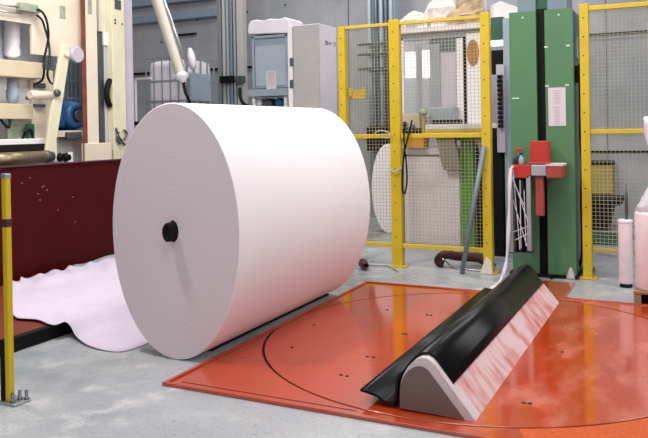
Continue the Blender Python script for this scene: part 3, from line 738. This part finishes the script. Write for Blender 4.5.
build(gr, 'lens_grille', 'kraft', mc)
# white canopy and scrap heap on top
A = rectY(394, 19, 510, 31, EY)
build(MB().box(A[0], A[1], EY-.1, EY+.6, A[2], A[2]+.06), 'canopy', 'scrap', mc, bevel=.006)
zt2 = A[2]+.062
def heap(name, x0, x1, h, n, seed, k, label):
    random.seed(seed); mb = MB()
    for q in range(n):
        u = random.random(); cx = x0+(x1-x0)*u; hh_ = h*(.35+.65*u)*random.uniform(.6, 1.0)
        rs = []; w_ = random.uniform(.12, .2); cy = EY+random.uniform(.0, .35)
        for i in range(7):
            t_ = i/6; r0 = w_*math.sqrt(max(0, 1-t_*t_))+.012
            rs.append([Vector((cx+r0*(1+.3*random.uniform(-1, 1))*math.cos(a), cy+r0*.6*(1+.3*random.uniform(-1, 1))*math.sin(a), zt2+t_*hh_+.01*random.uniform(-1, 1)*(i > 0))) for a in [2*PI*j/11 for j in range(11)]])
        mb.rings(rs, 0, smooth=False)
    tag(build(mb, name, k), label, 'paper scrap')
heap('paper_scrap', PY(402, 10, EY).x, PY(443, 10, EY).x, .46, 24, 5, 'scrap', 'heap of crumpled white paper on top of the enclosure')
heap('paper_scrap', PY(459, 10, EY).x, PY(474, 10, EY).x, .55, 14, 9, 'scrap_tan', 'heap of tan paper scrap hanging over the top of the enclosure')
p = PY(485.5, 6, EY-.1)
tag(build(MB().tube([Vector((p.x, EY-.12, PY(485, 14, EY).z)), Vector((p.x, EY-.12, 3.3))], .025, 12), 'white_pipe', 'white'), 'white vertical pipe rising above the fence post nearest the mast', 'pipe')
tp = [PY(490, 6, EY), PY(500, 1, EY), PY(520, 8, EY), PY(520, 19, EY), PY(490, 19, EY)]
tag(build(MB().prism(tp, (0, .3, 0)), 'white_hood', 'white', bevel=.004), 'white sloping hood between the scrap heap and the green mast', 'hood')
# between enclosure and mast
A = rectY(503.5, 18, 510, 150, 7.6)
t = thing('cable_chain_stand', 'pale grey steel upright with black cable chain and strip light left of the green mast', 'machine', ((A[0]+A[1])/2, 7.65, 0))
build(MB().box(A[0], A[1], 7.6, 7.75, .001, A[3]), 'upright', 'bluegrey', t, bevel=.006)
A = rectY(490.5, 36, 503, 50, 7.7)
build(MB().box(A[0], A[1], 7.7, 7.8, A[2]+.05, A[2]+.1), 'light_tube', 'glow', t)
build(MB().box(A[0], A[1], 7.72, 7.85, A[2]+.1, A[3]+.2), 'light_hood', 'green_dark', t, bevel=.004)
A = rectY(491, 50, 502, 74, 7.75)
build(MB().box(A[0], A[1], 7.76, 7.85, A[2], A[3]), 'dark_box', 'black_matt', t, bevel=.006)
A = rectY(491.5, 74, 500, 128, 7.5)
X0 = PY(497, 90, 7.5).x; X1 = PY(502, 90, 7.5).x
build(MB().box(X0-.02, X1+.01, 7.56, 7.6, A[2]-.25, A[3]+.1), 'backing_plate', 'lavender', t)
k_ = 12
for i in range(k_):
    z = A[2]+(A[3]-A[2])*i/k_
    build(MB().box(X0, X1, 7.5, 7.56, z, z+(A[3]-A[2])/k_*.78), 'chain_link', 'black', t, bevel=.006)
A = rectY(492, 128, 503, 150, 7.6)
build(MB().box(A[0], A[1]-.01, 7.62, 7.8, .001, A[3]), 'lower_cabinet', 'black_matt', t, bevel=.006)

# ------------------------------------------------------------------ steel column and cabinets behind the reel
A = rectY(364, -20, 392, 150, 10.2)
t = thing('pipe_rack', 'blue-grey steel column with pipes behind the left fence panel', 'column', ((A[0]+A[1])/2, 10.3, 0))
build(MB().box(A[0], A[1], 10.35, 10.6, .001, 4.6), 'column', 'bluegrey', t, bevel=.01)
for u in (.12, .36, .55, .72, .9):
    x = A[0]+(A[1]-A[0])*u; build(MB().tube([(x, 10.3, .3), (x, 10.3, 4.6)], .03, 12), 'pipe', 'steel_dark' if u in (.36, .72) else 'bluegrey', t)
build(MB().box(A[0], A[1], 10.26, 10.34, 1.0, 1.36), 'dark_base', 'black_matt', t)
for py in (44, 54, 69):
    z = PY(372, py, 10.25).z
    build(MB().box(A[0]-.12, A[1]+.02, 10.24, 10.28, z-.02, z+.02), 'clamp_bar', 'steel_dark', t)
# big grey cabinet
CB = 8.0
A = rectY(294.5, 24, 320, 200, CB); zt = A[3]
cab = thing('steel_cabinet', 'tall grey steel cabinet standing behind the big reel', 'cabinet', ((A[0]+A[1])/2, CB+.3, 0))
xr = A[1]
build(MB().box(A[0]-.06, xr, CB+.02, CB+.5, .001, zt), 'body', 'cabside', cab, bevel=.006)
build(MB().box(A[0], xr, CB-.005, CB+.019, .05, zt-.01), 'door', 'greypaint', cab, bevel=.004)
build(MB().box(A[0]-.075, A[0]-.012, CB-.01, CB+.019, .05, zt-.01), 'door_edge', 'white', cab, bevel=.003)
for py in (62, 84):
    p = PY(291.5, py, CB-.02); build(MB().box(p.x-.02, p.x+.02, CB-.03, CB-.0095, p.z-.05, p.z+.05), 'latch', 'steel_dark', cab, bevel=.003)
tx = bpy.data.curves.new('side_marking', 'FONT'); tx.body = "B= 'I"; tx.size = .075; tx.extrude = .0008
to = bpy.data.objects.new('side_marking', tx); col.objects.link(to)
p = PX(325, 44.5, xr)
dg = bpy.context.evaluated_depsgraph_get(); me = bpy.data.meshes.new_from_object(to.evaluated_get(dg)); bpy.data.objects.remove(to)
me.materials.append(M['darkink']); to = bpy.data.objects.new('side_marking', me); col.objects.link(to); to.parent = cab
to.rotation_euler = (PI/2, 0, PI/2); to.location = Vector((xr+.0015, p.y, p.z)) - Vector(cab['_o']); to.scale = (2.2, 1, 1)
# electrical panel, shelf, sack
EY2 = 8.6
A = rectY(252, 35, 287.5, 88, EY2)
ep = thing('electrical_box', 'blue-grey electrical box with a taped sheet left of the tall grey cabinet', 'electrical box', ((A[0]+A[1])/2, EY2, A[2]))
build(MB().box(A[0], A[1], EY2+.03, EY2+.35, A[2], A[3]), 'housing', 'bluegrey', ep, bevel=.006)
for x0, x1, z0, z1 in ((A[0], A[0]+.035, A[2], A[3]), (A[1]-.035, A[1], A[2], A[3]), (A[0], A[1], A[3]-.035, A[3])):
    build(MB().box(x0, x1, EY2-.0, EY2+.029, z0, z1), 'frame_rail', 'bluegrey', ep, bevel=.004)
build(MB().box(A[0]+.04, A[1]-.04, EY2+.015, EY2+.029, A[2]+.03, A[3]-.14), 'door', 'bluelight', ep, bevel=.004)
B = rectY(266, 70.5, 276, 89, EY2)
nt = MB().box(B[0], B[1], EY2+.008, EY2+.0145, B[2], B[3])
for k in range(7):
    z = B[3]-.025-k*.026; nt.box(B[0]+.02, B[1]-.02, EY2+.0072, EY2+.008, z-.003, z+.003, 1)
tag(build(nt, 'notice_sheet', ['notice', 'ink']), 'pale paper sheet taped to the blue-grey electrical box', 'notice')
S = rectY(247, 89, 288, 96, EY2-.25)
sh = thing('wall_shelf', 'blue-grey shelf under the electrical box', 'shelf', ((S[0]+S[1])/2, EY2-.1, 0))
build(MB().box(S[0], S[1], EY2-.25, EY2+.3, S[2], S[3]), 'shelf_board', 'bluegrey', sh, bevel=.004)
for x in (S[0]+.05, S[1]-.09):
    build(MB().box(x, x+.04, EY2-.2, EY2-.16, .001, S[2]), 'leg', 'white', sh)
pu = thing('pump_set', 'dark little pump set with couplings just under the blue-grey shelf', 'pump', ((S[0]+S[1])/2, EY2-.1, 0))
build(MB().box(S[0]+.12, S[1]-.12, EY2-.12, EY2+.2, .001, PY(266, 106, EY2).z), 'stand', 'steel_dark', pu)
zmax = S[2]-.02
for nm, px, w_, k in (('valve', 259, .05, 'white'), ('motor', 267, .075, 'steel_dark'), ('coupling', 279, .06, 'blue')):
    p = PY(px, 101, EY2-.1); z = min(p.z, zmax-w_)
    build(MB().lathe((p.x, EY2-.12, z), (0, 1, 0), [(0, w_*.7), (.02, w_), (.2, w_), (.22, w_*.6)], 20), nm, k, pu)

# sack on the panel
A = rectY(247, 18, 290, 36, EY2+.05)
mb = MB(); rs = []; random.seed(11); nn_ = 40
prf = [(249, 40), (247.5, 33), (248, 25), (250, 21), (256, 19.5), (262, 20.5), (270, 18.5), (278, 19), (285, 17), (289, 19), (290, 26), (289, 35)]
pp = [PY(x, min(y, 34.3), EY2-.02) for x, y in prf]
pp = [Vector((q.x, q.y, max(q.z, rectY(252, 35, 287.5, 88, EY2)[3]+.004))) for q in pp]
mb.prism(pp, (0, .4, 0)); sk = build(mb, 'white_sack', 'plastic', bevel=.05)
for v in sk.data.vertices: pass
tag(sk, 'white lumpy sack lying on top of the electrical box', 'sack')
# vertical steel channels
t = thing('cable_riser', 'set of vertical steel channels rising left of the electrical box', 'pipe rack', (PY(230, 60, 9.8).x, 9.8, 0))
for x0, x1, k in ((217.5, 221, 'steel'), (222.5, 225, 'greypaint'), (226.5, 228.5, 'bluegrey'), (230, 232, 'steel'), (233.5, 235.5, 'panelgrey'), (237, 243, 'greypaint')):
    A = rectY(x0, 0, x1, 110, 9.8); build(MB().box(A[0], A[1], 9.8, 9.92, .001, 4.6), 'channel', k, t, bevel=.004)
A = rectY(221, 76, 234, 83, 9.75)
for k in range(4):
    w_ = (A[1]-A[0])/4; build(MB().box(A[0]+k*w_, A[0]+(k+.75)*w_, 9.7, 9.8, A[2], A[3]), 'connector', 'black_matt', t, bevel=.006)
A = rectY(236, 76, 244, 83, 9.75); build(MB().box(A[0], A[1], 9.7, 9.8, A[2], A[3]), 'connector', 'steel_dark', t, bevel=.006)
hz = [PY(240, 88, 9.7), PY(240, 96, 9.65), PY(243, 103, 9.6), PY(248, 106, 9.6)]
build(MB().tube(smooth(hz), .025, 8), 'hose', 'black_matt', t)

# ------------------------------------------------------------------ caged white tank
TY = 8.5
A = rectY(147, 55, 187.5, 180, TY)
tk = thing('caged_tank', 'white plastic tank in a grey wire cage behind the reel', 'tank', ((A[0]+A[1])/2, TY+.5, 0))
cut = rectY(147, 57, 188, 100, TY); zt = PY(180, 56.5, TY).z
xl, xr_ = A[0], A[1]
TD = PX(213.5, 60, xr_).y-TY
corner_x = PY(186, 60, TY).x
tb = MB(); rs = []
def rrect(x0, x1, y0, y1, r, z, n=6):
    o_ = []
    for cx_, cy_, a0_ in ((x1-r, y1-r, 0), (x0+r, y1-r, PI/2), (x0+r, y0+r, PI), (x1-r, y0+r, 3*PI/2)):
        for i in range(n+1): a_ = a0_+i/n*PI/2; o_.append(Vector((cx_+r*math.cos(a_), cy_+r*math.sin(a_), z)))
    return o_
for dz, ins in ((.9, .03), (.95, .015), (zt-.14, .015), (zt-.06, .03), (zt-.035, .09)):
    rs.append(rrect(xl+ins, xr_-ins, TY+ins, TY+TD-ins, .08, dz))
tb.rings(rs, 0); build(tb, 'tank', 'plastic', tk)
build(MB().box(xl+.02, xr_-.02, TY+.02, TY+TD-.02, .001, .899), 'tank_base', 'white', tk)
cg = MB(); zt_ = zt+.0
for k in range(6):
    x = xl + (xr_-xl)*k/5; cg.box(x-.007, x+.007, TY-.012, TY+.002, .9, zt_)
for z in (zt_-.01, zt_-.33, zt_-.62, zt_-.9):
    cg.box(xl, xr_, TY-.02, TY-.004, z-.008, z+.008)
for k in range(5):
    y = TY+k*TD/4; cg.box(xr_-.006, xr_+.012, y-.009, y+.009, .9, zt_)
for z in (zt_-.01, zt_-.33, zt_-.62, zt_-.9): cg.box(xr_, xr_+.016, TY, TY+TD, z-.012, z+.012)
cg.box(xl, xr_, TY+TD-.02, TY+TD, zt_-.02, zt_)
build(cg, 'cage', 'cage', tk)
B = rectX(190, 73.5, 210, 101, xr_+.03); build(MB().box(xr_+.017, xr_+.03, B[0], B[1], B[2], B[3]), 'label_plate', 'labelblue', tk, bevel=.003)
# ribbed leaning tube
a, b_ = PY(152.5, -14, 8.0), PY(181.5, 76, 8.0)
ar = thing('loading_arm', 'ribbed cream loading arm slanting down over the caged tank', 'arm', b_)
rings_ = []; n_ = 46
pts = [a.lerp(b_, i/n_) for i in range(n_+1)]
build(MB().tube(pts, [.082+(.006 if i % 2 else 0)-.012*i/n_ for i in range(n_+1)], 20), 'ribbed_tube', 'armcream', ar)
off = Vector((.095, .02, .0)); build(MB().tube([a+off, b_+off*.9+Vector((0, 0, .12))], .022, 10), 'side_rail', 'steel', ar)
build(MB().lathe(b_, (b_-a), [(-.03, .085), (.03, .09), (.06, .05), (.10, .045)], 18), 'nozzle', 'plastic', ar)
dn = (b_-a).normalized(); build(MB().tube([b_+dn*.08, b_+dn*.1+Vector((.02, 0, -.12)), b_+Vector((.16, 0, -.42))], .02, 8), 'hose', 'black_matt', ar)
p = PY(179, 55, 8.2); mb = MB(); random.seed(4)
mb.rings([[Vector((p.x+.02*i*.5+r_*(1+.2*random.uniform(-1, 1))*math.cos(q), p.y+.25+r_*math.sin(q), p.z+.12-.06*i)) for q in [2*PI*k/14 for k in range(14)]] for i, r_ in enumerate((.02, .04, .06, .06, .05, .03))], 0)
build(mb, 'plastic_sleeve', 'plastic', ar)
# thin white rail
t = thing('guard_rail', 'thin white guard rail between the cream column and caged tank', 'rail', PY(134, 130, 7.6))
a, b_ = PY(134.3, 78, 7.6), PY(150, 74, 7.6)
build(MB().box(a.x-.012, a.x+.012, 7.6, 7.63, .001, a.z), 'upright', 'white', t)
build(MB().box(a.x, b_.x, 7.6, 7.63, a.z-.024, a.z), 'top_bar', 'white', t)
p = PY(136, 123, 7.58); build(MB().box(p.x-.03, p.x+.05, 7.57, 7.6, p.z-.03, p.z+.02), 'clamp', 'black_matt', t)

# ------------------------------------------------------------------ cream machine on the left
XM = -5.6
ma = thing('cream_machine', 'large cream paper machine behind the dark red barrier', 'machine', (XM, 5.2, 0))
Y0 = PX(-30, 100, XM).y; Y1 = PX(83, 100, XM).y
def mx(name, k, x0, y0, x1, y1, X=XM, d=.08, bv=.006, par=None):
    A = rectX(x0, y0, x1, y1, X); return build(MB().box(X-d, X, A[0], A[1], A[2], A[3]), name, k, par or ma, bevel=bv)
# upper side plate with a window opening: four pieces joined in one mesh
W = rectX(0, 22, 32, 58, XM); zlo = PX(65, 57.5, XM).z
up_ = MB().box(XM-.03, XM, W[1], Y1, zlo, 3.2).box(XM-.03, XM, Y0-.5, W[1], W[3], 3.2).box(XM-.03, XM, Y0-.5, W[0]-.02, zlo, W[3])
build(up_, 'side_plate', 'cream', ma, bevel=.004)
mx('slot', 'grimegreen', 60, 6, 65.5, 18.5, XM+.004, .01, 0)
mx('upper_beam', 'beige', -12, 60.5, 44, 77, XM+.12, .2)
mx('lower_plate', 'cream', 32, 70, 54, 150, XM, .04)
mx('back_plate', 'white', -20, 70, 34, 162, XM-.35, .04, 0)
mx('window_back', 'whiteblue', -5, 15, 36, 75, XM-.27, .03, 0)  # pale backing imitates the hall light seen through the opening
mx('lower_beam', 'beige', -12, 103.5, 33, 119, XM+.06, .16)
mx('grey_panel', 'grimegreen', 8, 118, 32, 141, XM-.05, .05)
mx('white_box', 'white', 19.5, 76, 29, 88, XM-.06, .04)
mx('ledge', 'white', -12, 139, 46, 145, XM+.1, .2)
mx('doctor_blade', 'black_matt', -12, 144.5, 46, 152, XM+.16, .1)
mx('floor_skirt', 'greypaint', -20, 150, 84, 172, XM-.15, .05, 0)
# window: white vertical hose and actuator
p = PX(12, 40, XM-.2); zt_, zb_ = PX(12, 20, XM-.2).z, PX(12, 60, XM-.2).z
build(MB().lathe((p.x, p.y, zb_), (0, 0, 1), [(0, .03), (.05, .075)] + [(.05+k*(zt_-zb_-.05)/8, .068+.008*(k % 2)) for k in range(9)] + [(zt_-zb_+.1, .07)], 20), 'white_hose', 'plastic', ma)
p = PX(14, 90, XM+.02); zs = [PX(14, y, XM+.02).z for y in (104, 101, 98, 91, 89, 77)]
build(MB().lathe((p.x-.02, p.y, zs[0]), (0, 0, 1), [(0, .03), (zs[1]-zs[0], .05), (zs[2]-zs[0], .055), (zs[3]-zs[0], .06), (zs[4]-zs[0], .05), (zs[5]-zs[0], .045)], 20), 'actuator', 'bluegrey', ma)
for x in (27, 40):
    p = PX(x, 98, XM+.02); build(MB().lathe(p, (1, 0, 0), [(0, .02), (.02, .02)], 12), 'bolt_head', 'steel_dark', ma)
# pneumatic valve with two black hoses
p = PX(30, 9, XM+.05)
build(MB().box(XM+.001, XM+.07, p.y-.12, p.y+.09, p.z-.03, p.z+.05).box(XM+.02, XM+.06, p.y+.09, p.y+.13, p.z-.02, p.z+.02), 'valve', 'grimegreen', ma, bevel=.008)
build(MB().tube([PX(0, 4, XM+.03), PX(18, 7, XM+.03)], .01, 8).tube([PX(0, 11, XM+.03), PX(22, 13.5, XM+.03)], .01, 8), 'pipe', 'steel', ma)
h1 = [PX(37, 9, XM+.08), PX(43, 13, XM+.12), PX(47, 22, XM+.14), PX(48.5, 36, XM+.15), PX(46.5, 48, XM+.15), PX(43.5, 62, XM+.2), PX(44, 72, XM+.22), PX(42, 80, XM+.2), PX(36, 84, XM+.1)]
h2 = [PX(36.5, 15, XM+.08), PX(42, 20, XM+.1), PX(45.5, 30, XM+.12), PX(49, 44, XM+.16), PX(49.5, 60, XM+.2), PX(47.5, 74, XM+.22), PX(50, 82, XM+.2), PX(53, 84, XM+.1)]
for h in (h1, h2): build(MB().tube(smooth([Vector(p_) for p_ in h]), .011, 8), 'air_hose', 'black', ma)
for q in ([PX(0, 118, XM), PX(4, 124, XM+.04), PX(9, 127, XM+.05), PX(10, 118, XM+.03)], [PX(22, 140, XM+.02), PX(26, 132, XM+.06), PX(31, 130, XM+.06), PX(32, 138, XM+.04)]):
    build(MB().tube(smooth([Vector(p_) for p_ in q]), .014, 8), 'air_hose', 'black', ma)
mx('fitting', 'green_dark', 29, 124, 35, 141, XM+.05, .05)
for y0_, y1_ in ((83, 88), (104, 107)): mx('clamp', 'steel_dark', 35, y0_, 46, y1_, XM+.03, .03)
# swing arm
XA = XM+.2
def mbpoly(pts, X, d): return MB().prism([PX(*q, X) for q in pts], (-d, 0, 0))
arm = [(62, 46), (65, 43.5), (69, 45), (70.5, 52), (67, 75), (61, 115), (57, 140), (58, 162), (45, 162), (47, 146), (50, 120), (57, 75)]
build(mbpoly(arm, XA, .035), 'swing_arm', 'cream_yellow', ma, bevel=.008)
p = PX(74, 55, XM); build(MB().lathe((XM+.001, p.y, p.z), (1, 0, 0), [(0, .085), (.05, .085), (.06, .075)], 28), 'pivot_boss', 'lavender', ma)
p = PX(66, 55, XA); build(MB().lathe((XA-.001, p.y, p.z), (1, 0, 0), [(0, .025), (.03, .025), (.035, .015)], 14), 'pivot_bolt', 'cream', ma)
A = rectX(32, 90.5, 58, 100, XA); zc = (A[2]+A[3])/2
build(MB().lathe((XA-.03, A[0], zc), (0, 1, 0), [(0, .036), (.02, .042), (A[1]-A[0]-.03, .042), (A[1]-A[0]-.03, .03), (A[1]-A[0], .03)], 20), 'push_rod', 'cream', ma)
p = PX(57.5, 93, XA+.02); build(MB().lathe((XA+.001, p.y, p.z), (1, 0, 0), [(0, .035), (.03, .035), (.04, .02)], 16), 'rod_pin', 'steel_dark', ma)
# steel roller over the red wall
A = rectX(-15, 152, 47, 165, XM+.25); zc = (A[2]+A[3])/2; r0 = (A[3]-A[2])/2
build(MB().lathe((XM+.2, A[0], zc), (0, 1, 0), [(0, r0), (A[1]-A[0], r0), (A[1]-A[0], r0*.8)], 32), 'roller', 'bronze', ma)
build(MB().lathe((XM+.2, A[1], zc), (0, 1, 0), [(0, r0*1.0), (.02, r0*1.05), (.06, r0*1.05), (.07, r0*.8), (.11, r0*.8)], 32), 'roller_collar', 'steel_dark', ma)
for x in (60, 66):
    p = PX(x, 157.5, XM+.2); build(MB().lathe(p, (1, 0, 0), [(-.06, .03), (0, .045), (.02, .03), (.04, .03)], 18), 'black_knob', 'black', ma)
mx('tag_plate', 'white', 68.5, 152, 73, 164, XM+.1, .01, 0)
# motor bay
mx('bay_back', 'whiteblue', 56, 55, 88, 135, XM-.5, .03, 0)
bars = MB()
for x in (66, 70, 74, 78, 82):
    a, b_ = PX(x, 58, XM-.45), PX(x, 112, XM-.45); bars.box(a.x-.012, a.x+.012, a.y-.012, a.y+.012, b_.z, a.z)
for y in (80, 98): 
    a, b_ = PX(63, y, XM-.45), PX(84, y, XM-.45); bars.box(a.x-.01, a.x+.01, a.y, b_.y, a.z-.012, a.z+.012)
build(bars, 'bay_grille', 'bluegrey', ma)
A = rectX(67, 101, 84, 130, XM-.15); p = Vector((XM-.2, (A[0]+A[1])/2, (A[2]+A[3])/2)); rr_ = (A[3]-A[2])/2
mo = build(MB().lathe((XM-.38, p.y, p.z), (1, 0, 0), [(0, rr_*.9), (.02, rr_), (.2, rr_), (.22, rr_*.9), (.26, rr_*.88), (.27, rr_*.5), (.24, rr_*.45), (.24, .01)], 36), 'drive_motor', 'blue', ma)
mo['label'] = 'round blue motor'
fin = MB()
fin.box(XM-.37, XM-.18, p.y-rr_*1.7, p.y-rr_*.85, p.z-rr_+.03, p.z+rr_-.03)
for k in range(7):
    z = p.z-rr_+.06+k*(rr_*2-.12)/6; fin.box(XM-.36, XM-.16, p.y-rr_*1.75, p.y-rr_*.9, z-.012, z+.012)
build(MB().lathe((XM-.115, p.y, p.z), (1, 0, 0), [(0, rr_*.42), (.03, rr_*.4)], 24), 'motor_hub', 'steel_dark', mo)
build(fin, 'cooling_fins', 'blue', mo)
build(MB().box(XM-.42, XM-.1, p.y-rr_*1.6, p.y+rr_*1.1, p.z-rr_-.05, p.z-rr_), 'motor_foot', 'blue', mo)
mx('motor_shelf', 'cream', 57, 130.5, 85, 137, XM-.02, .5)
mx('shelf_box', 'steel_dark', 68, 132, 82, 139, XM+.02, .06)
mx('bay_apron', 'greypaint', 54, 137, 86, 168, XM-.1, .04)
# columns right of the bay
mx('red_edge', 'copper', 82.5, -12, 86.5, 165, XM+.06, .012, .002)
mx('column', 'cream', 87, -12, 98, 160, XM+.06, .03)
mx('column_notch', 'grimegreen', 88, 0, 92, 14, XM+.065, .01, 0)
mx('recess', 'lavender', 98, -12, 110, 148, XM-.1, .05, 0)
mx('recess_top', 'cream', 99, -12, 110, 32, XM-.02, .04)
mx('recess_plate', 'steel_dark', 99, 33, 104.5, 143, XM-.03, .03)
mx('bright_guard', 'white', 104.5, 32, 110, 46, XM-.0, .04, .01)
mx('guard_strip', 'lavender', 105, 46, 109.5, 143, XM-.02, .03)
mx('recess_edge', 'black_matt', 110.5, -12, 113, 165, XM+.02, .06, 0)
p = PX(108, 92, XM); build(MB().tube(smooth([PX(110, 80, XM+.02), PX(107, 88, XM+.03), PX(107, 98, XM+.03), PX(110, 106, XM+.02)]), .03, 10), 'black_handle', 'black_matt', ma)
mx('column_base', 'cream', 86, 143, 112, 172, XM+.08, .06)
A = rectX(113, -12, 124.5, 175, XM+.06); 
build(MB().box(XM-.02, XM+.06, A[0], A[1]+.02, .001, A[3]), 'end_column', 'cream_yellow', ma, bevel=.008)
A2 = rectX(124.5, -12, 133.5, 175, XM+.02)
build(MB().box(XM-.3, XM+.02, A[1]+.021, A2[1], .001, A[3]), 'end_flange', 'lavender', ma, bevel=.004)
mx('column_notch', 'steel_dark', 115, 0, 121, 9.5, XM+.065, .02, 0)
for q in ((115, 20), (115, 23), (122, 24)):
    p = PX(*q, XM+.06); build(MB().lathe(p, (1, 0, 0), [(0, .012), (.006, .012)], 10), 'bolt_head', 'steel_dark', ma)
for q in ([(116, 128), (118, 135), (121, 140), (125, 145)], [(119, 132), (117, 138), (120, 144)], [(124, 130), (127, 134), (124, 140)]):
    build(MB().tube(smooth([PX(*k, XM+.085) for k in q]), .012, 8), 'small_lead', 'steel_dark', ma)

# ------------------------------------------------------------------ light
w = bpy.data.worlds.new('hall'); sc.world = w; w.use_nodes = True
w.node_tree.nodes['Background'].inputs[0].default_value = (.90, .95, 1.0, 1)
w.node_tree.nodes['Background'].inputs[1].default_value = .34
def area(name, loc, tgt, sx, sy, power, rgb=(1, .98, .96)):
    l = bpy.data.lights.new(name, 'AREA'); l.shape = 'RECTANGLE'; l.size = sx; l.size_y = sy; l.energy = power; l.color = rgb
    o = bpy.data.objects.new(name, l); col.objects.link(o); o.location = loc
    o.rotation_euler = (Vector(tgt)-Vector(loc)).to_track_quat('-Z', 'Y').to_euler(); return o
area('hall_lamp_front', (-3.95, 2.72, 5.0), (-2.9, 3.3, 0), .35, .3, 190)
area('hall_lamp_near', (-.4, 1.0, 5.0), (-1.6, 3.4, 0), 2.4, 1.0, 110)
area('fill_behind', (-2.2, -1.4, 2.3), (-2.6, 3.5, .8), 3.0, 1.6, 70, (1, .98, .99))  # unseen fill added to brighten the near face of the reel
area('hall_lamp_middle', (-1.0, 5.3, 4.3), (-1.3, 5.4, 0), 4.0, 1.0, 170)
area('hall_lamp_back', (-4.0, 8.6, 5.4), (-4.2, 9.2, 0), 6.0, 1.0, 270)
area('hall_lamp_left', (-3.6, 3.9, 4.6), (-5.8, 5.6, 1.8), 1.6, 1.0, 150, (1, .98, .93))
area('fill_right', (2.8, 5.2, 3.2), (-2.4, 4.6, .9), 3.0, 1.6, 165, (1, .97, 1))  # unseen fill added for the reel's right side and the cabinet's sheen

# ------------------------------------------------------------------ camera
cam = bpy.data.cameras.new('camera'); co = bpy.data.objects.new('camera', cam); col.objects.link(co)
cam.sensor_fit = 'HORIZONTAL'; cam.sensor_width = 36; cam.lens = F/648*36
cam.shift_x = 0; cam.shift_y = -(219-CY)/648; cam.clip_start = .05
from mathutils import Matrix
fw = Vector((-math.sin(YAW)*math.cos(PIT), math.cos(YAW)*math.cos(PIT), -math.sin(PIT)))
rt = Vector((math.cos(YAW), math.sin(YAW), 0)); upv = rt.cross(fw)
# roll
r2 = rt*math.cos(ROLL) - upv*math.sin(ROLL); u2 = upv*math.cos(ROLL) + rt*math.sin(ROLL)
mtx = Matrix((r2, u2, -fw)).transposed().to_4x4(); mtx.translation = EYE
co.matrix_world = mtx
sc.camera = co
for o in col.objects:
    if '_o' in o: del o['_o']
sc.view_settings.view_transform = 'Standard'; sc.view_settings.look = 'None'
sc.view_settings.gamma = 1; sc.view_settings.use_curve_mapping = False
sc.view_settings.exposure = -0.68
